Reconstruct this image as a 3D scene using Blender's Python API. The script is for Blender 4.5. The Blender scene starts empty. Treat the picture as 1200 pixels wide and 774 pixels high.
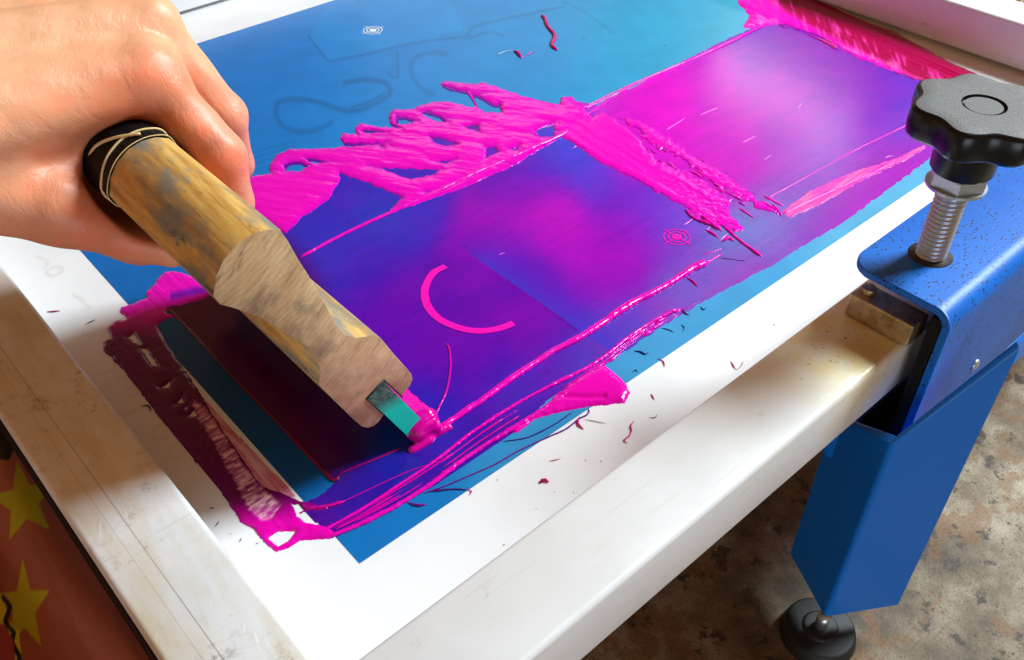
import bpy, bmesh, math, random
import numpy as np
from mathutils import Vector, Matrix
random.seed(7)
sc = bpy.context.scene
COL = sc.collection
# ------------------------------------------------------------------ camera (solved from the frame's edges; metres, z=0 is the screen mesh)
FPX = 1097.444
R = np.array([[0.7468899125, -0.6649111007, -0.0069775882], [-0.4436927873, -0.4905262967, -0.7500137750], [0.4952697942, 0.5632736283, -0.6613854024]])
C = np.array([-0.0988733, -0.20657907, 0.31882752])
def ray(q): return R.T @ np.array([(q[0]-600)/FPX, (q[1]-387)/FPX, 1.0])
def up(q, z=0.0):
    d = ray(q); return C + (z-C[2])/d[2]*d
def upy(q, y):
    d = ray(q); return C + (y-C[1])/d[1]*d
def pj(P):
    Y = (P-C) @ R.T
    return 600+FPX*Y[..., 0]/Y[..., 2], 387+FPX*Y[..., 1]/Y[..., 2]
cam = bpy.data.cameras.new("camera"); co = bpy.data.objects.new("camera", cam); COL.objects.link(co)
M = Matrix.Identity(4)
for i in range(3):
    M[i][0] = R[0][i]; M[i][1] = -R[1][i]; M[i][2] = -R[2][i]; M[i][3] = C[i]
co.matrix_world = M
cam.sensor_width = 36; cam.lens = 36*FPX/1200; cam.clip_start = .01; cam.clip_end = 100
sc.camera = co

# ------------------------------------------------------------------ helpers
def s2l(c):
    return tuple((x/12.92 if x <= .04045 else ((x+.055)/1.055)**2.4) for x in [v/255 for v in c])
def s2la(a):
    a = np.clip(a, 0, 255)/255
    return np.where(a <= .04045, a/12.92, ((a+.055)/1.055)**2.4)
def tag(o, label=None, cat=None, group=None, kind=None):
    for k, v in (('label', label), ('category', cat), ('group', group), ('kind', kind)):
        if v: o[k] = v
    return o
def empty(name, loc, label, cat, group=None):
    o = bpy.data.objects.new(name, None); COL.objects.link(o); o.location = loc; o.empty_display_size = .02
    return tag(o, label, cat, group)
def put(name, me, mat, parent=None, smooth=True):
    o = bpy.data.objects.new(name, me); COL.objects.link(o)
    for m in (mat if isinstance(mat, (list, tuple)) else [mat]): me.materials.append(m)
    if smooth: me.polygons.foreach_set('use_smooth', [True]*len(me.polygons))
    if parent:
        o.parent = parent
        off = Vector((0, 0, 0)); p = parent
        while p: off += p.location; p = p.parent
        o.location = -off
    return o
def from_bm(name, bm, mat, parent=None, smooth=False):
    me = bpy.data.meshes.new(name); bm.normal_update(); bm.to_mesh(me); bm.free(); return put(name, me, mat, parent, smooth)
def from_np(name, V, F, mat, parent=None, cols=None, smooth=True):
    me = bpy.data.meshes.new(name)
    V = np.asarray(V, np.float32); F = np.asarray(F, np.int32)
    me.vertices.add(len(V)); me.vertices.foreach_set('co', V.ravel())
    k = F.shape[1]
    me.loops.add(F.size); me.loops.foreach_set('vertex_index', F.ravel())
    me.polygons.add(len(F)); me.polygons.foreach_set('loop_start', np.arange(len(F), dtype=np.int32)*k)
    me.update(calc_edges=True); me.validate()
    if cols is not None:
        a = me.color_attributes.new('col', 'FLOAT_COLOR', 'POINT')
        c = np.ones((len(V), 4), np.float32); c[:, :3] = cols; a.data.foreach_set('color', c.ravel())
    return put(name, me, mat, parent, smooth)
def bm_box(bm, x0, x1, y0, y1, z0, z1, bevel=0, seg=3):
    r = bmesh.ops.create_cube(bm, size=1)
    for v in r['verts']:
        v.co = Vector(((x0+x1)/2+v.co.x*(x1-x0), (y0+y1)/2+v.co.y*(y1-y0), (z0+z1)/2+v.co.z*(z1-z0)))
    if bevel:
        es = list({e for v in r['verts'] for e in v.link_edges})
        bmesh.ops.bevel(bm, geom=es, offset=bevel, segments=seg, affect='EDGES', profile=.5)
def bm_cyl(bm, c, r0, r1, z0, z1, n=40, bevel=0):
    r = bmesh.ops.create_cone(bm, cap_ends=True, segments=n, radius1=r0, radius2=r1, depth=z1-z0, matrix=Matrix.Translation((c[0], c[1], (z0+z1)/2)))
    if bevel:
        es = [e for e in {e for v in r['verts'] for e in v.link_edges} if len(e.link_faces) == 2 and any(len(f.verts) > 4 for f in e.link_faces)]
        bmesh.ops.bevel(bm, geom=es, offset=bevel, segments=3, affect='EDGES', profile=.5)
def tube_np(P, rad, n=8, flat=1.0, jit=0.0, seed=0):
    P = np.asarray(P, float); rng = np.random.RandomState(seed); L = len(P)
    rad = np.broadcast_to(np.asarray(rad, float), (L,)).copy()
    T = np.gradient(P, axis=0); T /= np.linalg.norm(T, axis=1)[:, None]+1e-12
    side = np.cross(T, [0, 0, 1]); side /= np.linalg.norm(side, axis=1)[:, None]+1e-12
    upv = np.cross(side, T)
    a = np.arange(n)/n*2*math.pi
    rr = rad[:, None]*(1+jit*rng.uniform(-1, 1, (L, n)))
    V = P[:, None]+side[:, None]*(np.cos(a)[None, :, None]*rr[..., None])+upv[:, None]*(np.sin(a)[None, :, None]*rr[..., None]*flat)
    V = V.reshape(-1, 3); F = []
    for i in range(L-1):
        for j in range(n):
            F.append((i*n+j, i*n+(j+1) % n, (i+1)*n+(j+1) % n, (i+1)*n+j))
    b = len(V); V = np.vstack([V, P[0], P[-1]])
    for j in range(n):
        F.append((b, b, (j+1) % n, j)); F.append((b+1, b+1, (L-1)*n+j, (L-1)*n+(j+1) % n))
    return V, F
class MB:
    def __init__(s): s.V = []; s.F = []; s.n = 0; s.c = []
    def add(s, V, F, col=None):
        s.V.append(np.asarray(V)); s.F += [tuple(i+s.n for i in f) for f in F]; s.n += len(V)
        s.c.append(np.tile(s2la(np.array(col if col is not None else (232, 0, 184), float)), (len(V), 1)))
    def build(s, name, mat, parent=None):
        me = bpy.data.meshes.new(name)
        F = []
        for f in s.F:
            g = []
            for i in f:
                if i not in g: g.append(i)
            F.append(g)
        V = np.vstack(s.V)
        me.from_pydata(V.tolist(), [], F); me.update()
        a = me.color_attributes.new('col', 'FLOAT_COLOR', 'POINT'); c = np.ones((len(V), 4), np.float32); c[:, :3] = np.vstack(s.c); a.data.foreach_set('color', c.ravel())
        return put(name, me, mat, parent)
def resample(P, step):
    P = np.asarray(P, float)
    # catmull-rom smooth then resample
    Q = []
    E = np.vstack([2*P[0]-P[1], P, 2*P[-1]-P[-2]])
    for i in range(1, len(E)-2):
        for t in np.linspace(0, 1, 12, endpoint=False):
            a, b, c, d = E[i-1], E[i], E[i+1], E[i+2]
            Q.append(.5*((2*b)+(-a+c)*t+(2*a-5*b+4*c-d)*t*t+(-a+3*b-3*c+d)*t**3))
    Q.append(P[-1]); Q = np.array(Q)
    s = np.r_[0, np.cumsum(np.linalg.norm(np.diff(Q, axis=0), axis=1))]
    n = max(3, int(s[-1]/step)); t = np.linspace(0, s[-1], n)
    return np.array([np.interp(t, s, Q[:, k]) for k in range(Q.shape[1])]).T
def hashn(i, j, seed):
    i = i.astype(np.int64); j = j.astype(np.int64)
    n = (i*374761393+j*668265263+seed*1442695041) & 0xffffffff
    n = ((n ^ (n >> 13))*1274126177) & 0xffffffff
    n = n ^ (n >> 16)
    return (n & 0xffffff)/float(0xffffff)
def vn(x, y, seed=0):
    i = np.floor(x); j = np.floor(y); fx = x-i; fy = y-j
    fx = fx*fx*(3-2*fx); fy = fy*fy*(3-2*fy)
    a = hashn(i, j, seed); b = hashn(i+1, j, seed); c = hashn(i, j+1, seed); d = hashn(i+1, j+1, seed)
    return (a*(1-fx)+b*fx)*(1-fy)+(c*(1-fx)+d*fx)*fy
def fbm(x, y, seed=0, o=4):
    s = 0; a = .5
    for k in range(o): s = s+a*(vn(x, y, seed+k*17)*2-1); x = x*2.03; y = y*2.03; a *= .5
    return s
def psd(U, V, poly):
    """signed distance in px, positive inside"""
    P = np.asarray(poly, float); d = np.full(U.shape, 1e9); ins = np.zeros(U.shape, bool)
    for k in range(len(P)):
        a = P[k]; b = P[(k+1) % len(P)]; e = b-a
        t = np.clip(((U-a[0])*e[0]+(V-a[1])*e[1])/(e@e+1e-9), 0, 1)
        d = np.minimum(d, (U-a[0]-t*e[0])**2+(V-a[1]-t*e[1])**2)
        if a[1] != b[1]:
            c = ((a[1] > V) != (b[1] > V)) & (U < (b[0]-a[0])*(V-a[1])/(b[1]-a[1])+a[0]); ins ^= c
    d = np.sqrt(d); return np.where(ins, d, -d)
def pld(U, V, pl):
    P = np.asarray(pl, float); d = np.full(U.shape, 1e9)
    for k in range(len(P)-1):
        a = P[k]; e = P[k+1]-a
        t = np.clip(((U-a[0])*e[0]+(V-a[1])*e[1])/(e@e+1e-9), 0, 1)
        d = np.minimum(d, (U-a[0]-t*e[0])**2+(V-a[1]-t*e[1])**2)
    return np.sqrt(d)
def shep(U, V, S, sig=40.):
    S = np.asarray(S, float); W = np.zeros(U.shape); A = np.zeros(U.shape+(3,))
    for u, v, r, g, b in S:
        d2 = ((U-u)**2+(V-v)**2)/sig**2
        w = np.exp(-d2)+1e-3/(1+d2*d2); W += w; A += w[..., None]*np.array([r, g, b])
    return A/W[..., None]
def field(name, pxbox, step, fn, mat, zoff=.0002, parent=None):
    """ink height field: fn gives height in mm; where it is negative it dives under the sheet"""
    u0, v0, u1, v1 = pxbox
    c = np.array([up(q) for q in ((u0, v0), (u1, v0), (u0, v1), (u1, v1))])
    x = np.arange(max(c[:, 0].min(), -.055), min(c[:, 0].max(), .64), step); y = np.arange(max(c[:, 1].min(), -.06), min(c[:, 1].max(), .5), step)
    X, Y = np.meshgrid(x, y, indexing='ij'); U, V = pj(np.stack([X, Y, X*0], -1))
    inb = (U > u0-8) & (U < u1+8) & (V > v0-8) & (V < v1+8)
    idx = np.nonzero(inb.ravel())[0]
    Uf = U.ravel()[idx]; Vf = V.ravel()[idx]; Xf = X.ravel()[idx]; Yf = Y.ravel()[idx]
    H, Cc = fn(Uf, Vf, Xf*1000, Yf*1000)
    Hf = np.full(X.size, -9.0); Hf[idx] = H; Hf = Hf.reshape(X.shape)
    Cf = np.zeros((X.size, 3)); Cf[idx] = Cc
    keep = np.maximum(np.maximum(Hf[:-1, :-1], Hf[1:, :-1]), np.maximum(Hf[1:, 1:], Hf[:-1, 1:])) > 0
    Hf = np.maximum(Hf, -.35)
    I = np.arange(X.size).reshape(X.shape)
    F = np.stack([I[:-1, :-1][keep], I[1:, :-1][keep], I[1:, 1:][keep], I[:-1, 1:][keep]], -1)
    used = np.unique(F); mp = np.zeros(X.size, np.int32); mp[used] = np.arange(len(used))
    Vv = np.stack([X.ravel(), Y.ravel(), zoff+Hf.ravel()/1000], -1)[used]
    return from_np(name, Vv, mp[F], mat, parent, cols=s2la(Cf[used]))
def rise(sd, h, w=3.0):  # rounded edge: sd px inside -> mm
    return np.where(sd > 0, h*(1-np.exp(-np.maximum(sd, 0)/w)), sd*.25)

# ------------------------------------------------------------------ materials
def mat(name, base=(.5, .5, .5), rough=.5, metal=0., attr=False, coat=0., sss=0., spec=.5, ior=1.5):
    m = bpy.data.materials.new(name); m.use_nodes = True; nt = m.node_tree; b = nt.nodes['Principled BSDF']
    b.inputs['Base Color'].default_value = (*base, 1); b.inputs['Roughness'].default_value = rough; b.inputs['Metallic'].default_value = metal
    b.inputs['Coat Weight'].default_value = coat; b.inputs['Coat Roughness'].default_value = .08; b.inputs['Specular IOR Level'].default_value = spec
    b.inputs['IOR'].default_value = ior
    if sss:
        b.inputs['Subsurface Weight'].default_value = sss; b.inputs['Subsurface Radius'].default_value = (1, .35, .2); b.inputs['Subsurface Scale'].default_value = .004
    if attr:
        a = nt.nodes.new('ShaderNodeAttribute'); a.attribute_name = 'col'; nt.links.new(a.outputs['Color'], b.inputs['Base Color'])
    return m
def N(m, t, **k):
    n = m.node_tree.nodes.new(t)
    for a, v in k.items():
        if a in n.inputs: n.inputs[a].default_value = v
        else: setattr(n, a, v)
    return n
def L(m, a, b): m.node_tree.links.new(a, b)
def B(m): return m.node_tree.nodes['Principled BSDF']
def noise(m, scale, detail=4, rough=.55, vec=None, mapping=None):
    g = N(m, 'ShaderNodeNewGeometry'); n = N(m, 'ShaderNodeTexNoise'); n.inputs['Scale'].default_value = scale; n.inputs['Detail'].default_value = detail; n.inputs['Roughness'].default_value = rough
    src = g.outputs['Position']
    if mapping:
        mp = N(m, 'ShaderNodeMapping'); mp.inputs['Rotation'].default_value = mapping[1]; L(m, src, mp.inputs['Vector'])
        mq = N(m, 'ShaderNodeMapping'); mq.inputs['Scale'].default_value = mapping[0]; L(m, mp.outputs['Vector'], mq.inputs['Vector']); src = mq.outputs['Vector']
    L(m, src, n.inputs['Vector']); return n.outputs['Fac']
def ramp(m, fac, stops):
    r = N(m, 'ShaderNodeValToRGB'); e = r.color_ramp.elements
    while len(e) < len(stops): e.new(.5)
    for i, (p, c) in enumerate(stops): e[i].position = p; e[i].color = (*c, 1) if len(c) == 3 else c
    L(m, fac, r.inputs['Fac']); return r.outputs['Color']
def mix(m, fac, a, b, mode='MIX'):
    x = N(m, 'ShaderNodeMix', data_type='RGBA', blend_type=mode)
    for s, v in ((0, fac), (6, a), (7, b)):
        if isinstance(v, (int, float)): x.inputs[s].default_value = v
        elif isinstance(v, tuple): x.inputs[s].default_value = (*v, 1)
        else: L(m, v, x.inputs[s])
    return x.outputs[2]
def bump(m, h, strength=.3, dist=.0005, prev=None):
    b = N(m, 'ShaderNodeBump'); b.inputs['Strength'].default_value = strength; b.inputs['Distance'].default_value = dist; L(m, h, b.inputs['Height'])
    if prev: L(m, prev, b.inputs['Normal'])
    L(m, b.outputs['Normal'], B(m).inputs['Normal']); return b.outputs['Normal']

m_mesh = mat('white_mesh', s2l((236, 236, 240)), .42, spec=.35)
c = ramp(m_mesh, noise(m_mesh, 14, 3), [(.35, s2l((231, 232, 236))), (.7, s2l((240, 240, 242)))]); L(m_mesh, c, B(m_mesh).inputs['Base Color'])
m_emul = mat('blue_emulsion', s2l((10, 112, 182)), .28, attr=True, spec=.27)
bump(m_emul, noise(m_emul, 40, 3), .05, .0006)
m_film = mat('thin_ink', (.2, 0, .4), .19, attr=True, spec=.38)
bump(m_film, noise(m_film, 260, 4), .10, .0003)
m_ink = mat('pink_ink', (.8, 0, .45), .17, attr=True, spec=.34)
n1 = noise(m_ink, 420, 5, .6); bump(m_ink, n1, .22, .0005)
m_mark = mat('ghost_mark', s2l((227, 227, 226)), .42)
m_mark2 = mat('white_mark', s2l((235, 240, 240)), .4)
m_markp = mat('pink_mark', s2l((238, 0, 176)), .3)
m_speck = mat('fleck', s2l((90, 50, 70)), .5)

m_alu = mat('brushed_aluminium', (.8, .8, .8), .42, .12)
a1 = ramp(m_alu, noise(m_alu, 9, 5), [(.3, s2l((226, 230, 234))), (.55, s2l((240, 244, 249))), (.75, s2l((234, 236, 236)))])
a2 = ramp(m_alu, noise(m_alu, 60, 8, .75), [(.28, s2l((170, 160, 130))), (.37, s2l((246, 246, 244)))])
a3 = mix(m_alu, .55, a1, a2, 'MULTIPLY')
sc1 = ramp(m_alu, noise(m_alu, 1, 5, .7, mapping=((14, 1100, 400), (0, 0, .02))), [(.27, s2l((205, 202, 192))), (.40, (1, 1, 1))])
sc2 = ramp(m_alu, noise(m_alu, 1, 3, .6, mapping=((120, 1700, 700), (0, 0, .9))), [(.70, (0, 0, 0)), (.74, (.5,)*3)])
a4 = mix(m_alu, .55, a3, sc1, 'MULTIPLY'); a4 = mix(m_alu, sc2, a4, s2l((186, 182, 172)))
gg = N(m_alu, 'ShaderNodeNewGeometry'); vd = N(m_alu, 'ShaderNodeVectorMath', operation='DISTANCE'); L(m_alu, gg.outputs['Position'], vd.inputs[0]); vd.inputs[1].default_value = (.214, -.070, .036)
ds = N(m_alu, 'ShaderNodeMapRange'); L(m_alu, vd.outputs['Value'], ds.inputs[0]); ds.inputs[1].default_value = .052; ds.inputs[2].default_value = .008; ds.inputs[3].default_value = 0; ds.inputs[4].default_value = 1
warm_tint = mix(m_alu, 1., ds.outputs[0], ramp(m_alu, noise(m_alu, 55, 4), [(.30, (.25,)*3), (.6, (1, 1, 1))]), 'MULTIPLY')
a5 = mix(m_alu, warm_tint, a4, s2l((226, 204, 128)))  # golden patches beside the clamp, with warm reflected light painted in
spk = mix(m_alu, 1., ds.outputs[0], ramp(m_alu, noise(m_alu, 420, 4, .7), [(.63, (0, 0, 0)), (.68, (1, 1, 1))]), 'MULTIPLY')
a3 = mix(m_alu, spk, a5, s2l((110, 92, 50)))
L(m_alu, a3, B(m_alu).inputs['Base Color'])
st = noise(m_alu, 1, 4, .6, mapping=((60, 900, 300), (0, 0, 0))); bump(m_alu, st, .10, .0003)
L(m_alu, ramp(m_alu, noise(m_alu, 30, 5), [(.3, (.32,)*3), (.7, (.5,)*3)]), B(m_alu).inputs['Roughness'])
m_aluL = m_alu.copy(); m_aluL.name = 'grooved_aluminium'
g = N(m_aluL, 'ShaderNodeNewGeometry'); sx = N(m_aluL, 'ShaderNodeSeparateXYZ'); L(m_aluL, g.outputs['Position'], sx.inputs[0])
base = [l.from_socket for l in m_aluL.node_tree.links if l.to_socket == B(m_aluL).inputs['Base Color']][0]
for x0, w, k in ((-.0655, .00025, .45), (-.0705, .0002, .25)):
    s_ = N(m_aluL, 'ShaderNodeMath', operation='SUBTRACT'); L(m_aluL, sx.outputs[0], s_.inputs[0]); s_.inputs[1].default_value = x0
    ab = N(m_aluL, 'ShaderNodeMath', operation='ABSOLUTE'); L(m_aluL, s_.outputs[0], ab.inputs[0])
    lt = N(m_aluL, 'ShaderNodeMath', operation='LESS_THAN'); L(m_aluL, ab.outputs[0], lt.inputs[0]); lt.inputs[1].default_value = w
    ml = N(m_aluL, 'ShaderNodeMath', operation='MULTIPLY'); L(m_aluL, lt.outputs[0], ml.inputs[0]); ml.inputs[1].default_value = k
    base = mix(m_aluL, ml.outputs[0], base, s2l((95, 75, 50)))
dirt = ramp(m_aluL, noise(m_aluL, 95, 9, .8), [(.36, (.9,)*3), (.46, (0, 0, 0))])
zone = ramp(m_aluL, noise(m_aluL, 22, 3, .5), [(.42, (0, 0, 0)), (.6, (.75,)*3)])
gold = ramp(m_aluL, noise(m_aluL, 1, 6, .65, mapping=((70, 18, 40), (0, 0, .1))), [(.42, (0, 0, 0)), (.68, (.65,)*3)])
base = mix(m_aluL, gold, base, s2l((208, 192, 150)))
lsc = ramp(m_aluL, noise(m_aluL, 1, 4, .6, mapping=((500, 60, 300), (0, 0, .35))), [(.66, (0, 0, 0)), (.71, (.7,)*3)])
base = mix(m_aluL, lsc, base, s2l((250, 250, 246)))
base = mix(m_aluL, mix(m_aluL, 1., dirt, zone, 'MULTIPLY'), base, s2l((120, 95, 55)))
L(m_aluL, base, B(m_aluL).inputs['Base Color'])

m_wood = mat('worn_wood', (.5, .35, .2), .5, spec=.35)
wg = noise(m_wood, 1, 6, .65, mapping=((260, 22, 260), (0, 0, .03)))
c1 = ramp(m_wood, wg, [(.3, s2l((160, 108, 44))), (.5, s2l((208, 162, 84))), (.7, s2l((230, 196, 126)))])
blot = ramp(m_wood, noise(m_wood, 1, 5, .6, mapping=((75, 26, 75), (0, 0, 0))), [(.44, (0, 0, 0)), (.58, (.95,)*3)])
c2 = mix(m_wood, blot, c1, s2l((132, 132, 122)))
sm = ramp(m_wood, noise(m_wood, 1, 6, .7, mapping=((150, 60, 150), (0, 0, 0))), [(.62, (0, 0, 0)), (.70, (.8,)*3)])
c3 = mix(m_wood, sm, c2, s2l((70, 62, 48)))
L(m_wood, c3, B(m_wood).inputs['Base Color']); bump(m_wood, wg, .25, .0005)
m_end = mat('end_grain', (.5, .35, .2), .62, spec=.3)
eg = noise(m_end, 1, 6, .62, mapping=((45, 120, 170), (0, .75, 0)))
wv = N(m_end, 'ShaderNodeTexWave', wave_type='RINGS'); wv.rings_direction = 'Y'; wv.inputs['Scale'].default_value = 130; wv.inputs['Distortion'].default_value = 5.; wv.inputs['Detail'].default_value = 3; wv.inputs['Detail Scale'].default_value = 1.6
g = N(m_end, 'ShaderNodeNewGeometry'); of = N(m_end, 'ShaderNodeVectorMath', operation='ADD'); of.inputs[1].default_value = (.03, 0, -.185); L(m_end, g.outputs['Position'], of.inputs[0]); L(m_end, of.outputs[0], wv.inputs['Vector'])
c1 = ramp(m_end, eg, [(.26, s2l((138, 102, 68))), (.44, s2l((186, 152, 112))), (.72, s2l((210, 182, 142)))])
c1 = mix(m_end, .18, c1, ramp(m_end, wv.outputs['Fac'], [(.1, s2l((168, 132, 96))), (.6, (1, 1, 1))]), 'MULTIPLY')
sx = N(m_end, 'ShaderNodeSeparateXYZ'); L(m_end, g.outputs['Position'], sx.inputs[0])
mr = N(m_end, 'ShaderNodeMapRange'); L(m_end, sx.outputs[2], mr.inputs[0]); mr.inputs[1].default_value = .1; mr.inputs[2].default_value = .045; mr.inputs[3].default_value = 0; mr.inputs[4].default_value = .68
pk = ramp(m_end, noise(m_end, 90, 4), [(.35, s2l((152, 90, 84))), (.65, s2l((204, 152, 130)))])
c2 = mix(m_end, mr.outputs[0], c1, pk)
dk = ramp(m_end, noise(m_end, 1, 6, .7, mapping=((60, 200, 300), (0, .75, 0))), [(.58, (0, 0, 0)), (.68, (.7,)*3)])
c3 = mix(m_end, dk, c2, s2l((92, 70, 54)))
sm_ = ramp(m_end, noise(m_end, 48, 5, .6), [(.50, (0, 0, 0)), (.66, (.8,)*3)])
c3 = mix(m_end, sm_, c3, s2l((110, 94, 78)))
lt = ramp(m_end, noise(m_end, 1, 5, .7, mapping=((90, 200, 520), (0, -.3, 0))), [(.64, (0, 0, 0)), (.70, (.5,)*3)])
c4 = mix(m_end, lt, c3, s2l((232, 216, 190)))
L(m_end, c4, B(m_end).inputs['Base Color']); bump(m_end, noise(m_end, 500, 5, .7), .22, .0004)
m_black = mat('plain_black', (.003, .003, .004), .6, spec=.2)
m_cream = mat('cream_cord', s2l((222, 196, 140)), .5)
m_stain = mat('groove_grime', s2l((40, 44, 38)), .6)
m_teal = mat('teal_rubber', s2l((0, 178, 165)), .42, spec=.3)
g = N(m_teal, 'ShaderNodeNewGeometry'); sx = N(m_teal, 'ShaderNodeSeparateXYZ'); L(m_teal, g.outputs['Position'], sx.inputs[0])
mr = N(m_teal, 'ShaderNodeMapRange'); L(m_teal, sx.outputs[2], mr.inputs[0]); mr.inputs[1].default_value = .027; mr.inputs[2].default_value = .036; mr.inputs[3].default_value = 0; mr.inputs[4].default_value = 1
gr = ramp(m_teal, noise(m_teal, 1, 6, .7, mapping=((900, 300, 200), (0, .6, 0))), [(.35, s2l((28, 52, 50))), (.55, s2l((70, 100, 92))), (.7, s2l((140, 150, 135)))])
L(m_teal, mix(m_teal, mr.outputs[0], s2l((0, 205, 188)), gr), B(m_teal).inputs['Base Color'])

m_blue = mat('blue_paint', s2l((0, 84, 168)), .42, coat=0, spec=.3)
sp = N(m_blue, 'ShaderNodeTexVoronoi', feature='F1'); sp.inputs['Scale'].default_value = 430; sp.inputs['Randomness'].default_value = 1
g = N(m_blue, 'ShaderNodeNewGeometry'); L(m_blue, g.outputs['Position'], sp.inputs['Vector'])
dots = ramp(m_blue, sp.outputs['Distance'], [(.2, (.9,)*3), (.32, (0, 0, 0))])
pick = ramp(m_blue, noise(m_blue, 150, 3), [(.42, (0, 0, 0)), (.52, (1, 1, 1))])
dm = mix(m_blue, 1., dots, pick, 'MULTIPLY')
bb = ramp(m_blue, noise(m_blue, 25, 4), [(.3, s2l((0, 88, 180))), (.7, s2l((0, 104, 200)))])
L(m_blue, mix(m_blue, dm, bb, s2l((12, 34, 60))), B(m_blue).inputs['Base Color'])
nn = bump(m_blue, dots, .15, .0003); bump(m_blue, noise(m_blue, 700, 3), .12, .0003, nn)
m_leg = mat('blue_leg_paint', s2l((0, 118, 226)), .42, coat=.05, spec=.3); bump(m_leg, noise(m_leg, 500, 3), .08, .0003)
m_steel = mat('zinc_steel', (.50, .58, .66), .34, .85)
bump(m_steel, noise(m_steel, 300, 4), .1, .0002)
m_pad = mat('worn_steel', (.5, .48, .45), .42, .8)
L(m_pad, ramp(m_pad, noise(m_pad, 160, 6, .7), [(.35, s2l((150, 128, 92))), (.65, s2l((206, 188, 146)))]), B(m_pad).inputs['Base Color'])
m_knob = mat('black_plastic', (.006, .006, .007), .3, spec=.3)
m_knobt = mat('textured_plastic_lit', s2l((98, 98, 98)), .55)  # grey puts the light on the black knob's top into its colour
kk = N(m_knobt, 'ShaderNodeTexNoise'); kk.inputs['Scale'].default_value = 2300; kk.inputs['Detail'].default_value = 4
g = N(m_knobt, 'ShaderNodeNewGeometry'); L(m_knobt, g.outputs['Position'], kk.inputs['Vector'])
L(m_knobt, ramp(m_knobt, kk.outputs['Fac'], [(.35, s2l((84, 84, 86))), (.65, s2l((118, 118, 119)))]), B(m_knobt).inputs['Base Color']); bump(m_knobt, kk.outputs['Fac'], .6, .0004)
m_rub = mat('black_rubber', (.008, .008, .009), .6)
m_tape = mat('white_tape', s2l((238, 236, 230)), .4)
m_dark = mat('dark_metal', (.02, .02, .022), .5)

m_floor = mat('stained_concrete', (.3, .28, .25), .65)
f1 = ramp(m_floor, noise(m_floor, 16, 9, .65), [(.34, s2l((78, 66, 50))), (.47, s2l((126, 112, 92))), (.62, s2l((172, 164, 148)))])
f2 = ramp(m_floor, noise(m_floor, 34, 7, .65), [(.53, (0, 0, 0)), (.57, (.8,)*3)])
f2b = mix(m_floor, 1., f2, (.75, .75, .75), 'MULTIPLY'); f3 = mix(m_floor, f2b, f1, s2l((128, 88, 46)))
f4 = ramp(m_floor, noise(m_floor, 70, 6, .7), [(.57, (0, 0, 0)), (.61, (.9,)*3)])
f5 = mix(m_floor, f4, f3, s2l((58, 46, 36)))
f6 = ramp(m_floor, noise(m_floor, 180, 6, .7), [(.64, (0, 0, 0)), (.68, (.8,)*3)])
f7 = mix(m_floor, f6, f5, s2l((36, 28, 24)))
f8 = ramp(m_floor, noise(m_floor, 620, 4, .7), [(.33, s2l((150, 140, 126))), (.5, (1, 1, 1))]); f9 = mix(m_floor, .8, f7, f8, 'MULTIPLY'); f9 = mix(m_floor, 1., f9, s2l((250, 241, 228)), 'MULTIPLY'); L(m_floor, f9, B(m_floor).inputs['Base Color']); bump(m_floor, noise(m_floor, 90, 8, .7), .4, .002)

m_skin = mat('skin', (.7, .4, .3), .42, attr=True, sss=.25, spec=.4)
sv = N(m_skin, 'ShaderNodeTexVoronoi', feature='DISTANCE_TO_EDGE'); sv.inputs['Scale'].default_value = 900
g = N(m_skin, 'ShaderNodeNewGeometry'); L(m_skin, g.outputs['Position'], sv.inputs['Vector'])
wr = ramp(m_skin, noise(m_skin, 1, 4, .6, mapping=((260, 90, 60), (0, .5, .9))), [(.40, (0, 0, 0)), (.5, (1, 1, 1))]); nn = bump(m_skin, wr, .16, .0007); nn = bump(m_skin, sv.outputs['Distance'], .25, .0003, nn); nn = bump(m_skin, noise(m_skin, 330, 6, .7), .2, .0008, nn)
m_cloth = mat('printed_cloth', (.3, .1, .05), .6, attr=True)
bump(m_cloth, noise(m_cloth, 300, 4), .2, .0004)

# ------------------------------------------------------------------ floor
bm = bmesh.new(); bmesh.ops.create_grid(bm, x_segments=2, y_segments=2, size=3)
for v in bm.verts: v.co.z = -.166
tag(from_bm('floor', bm, m_floor), 'stained concrete floor under the printing press', kind='structure').pop('label', None)

# ------------------------------------------------------------------ screen
A_, B_, W_, H_ = .0528, .0432, .038, .036
X1, Y1 = .607, .545
screen = empty('printing_screen', (-B_-W_/2, -A_-W_/2, 0), 'aluminium framed screen with white mesh and blue stencil, spread with pink ink', 'screen')
def rail(x0, x1, y0, y1, m):
    bm = bmesh.new(); bm_box(bm, x0, x1, y0, y1, .0032, H_, .0025, 4)
    return from_bm('rail', bm, m, screen, True)
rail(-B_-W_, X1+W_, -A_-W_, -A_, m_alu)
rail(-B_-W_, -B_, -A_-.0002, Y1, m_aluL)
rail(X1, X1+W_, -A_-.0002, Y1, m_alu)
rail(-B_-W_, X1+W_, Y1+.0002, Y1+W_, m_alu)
bm = bmesh.new(); bm_box(bm, -B_-.02, X1+.02, -A_-.02, Y1+.02, -.0003, 0)
from_bm('mesh_sheet', bm, m_mesh, screen)
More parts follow.
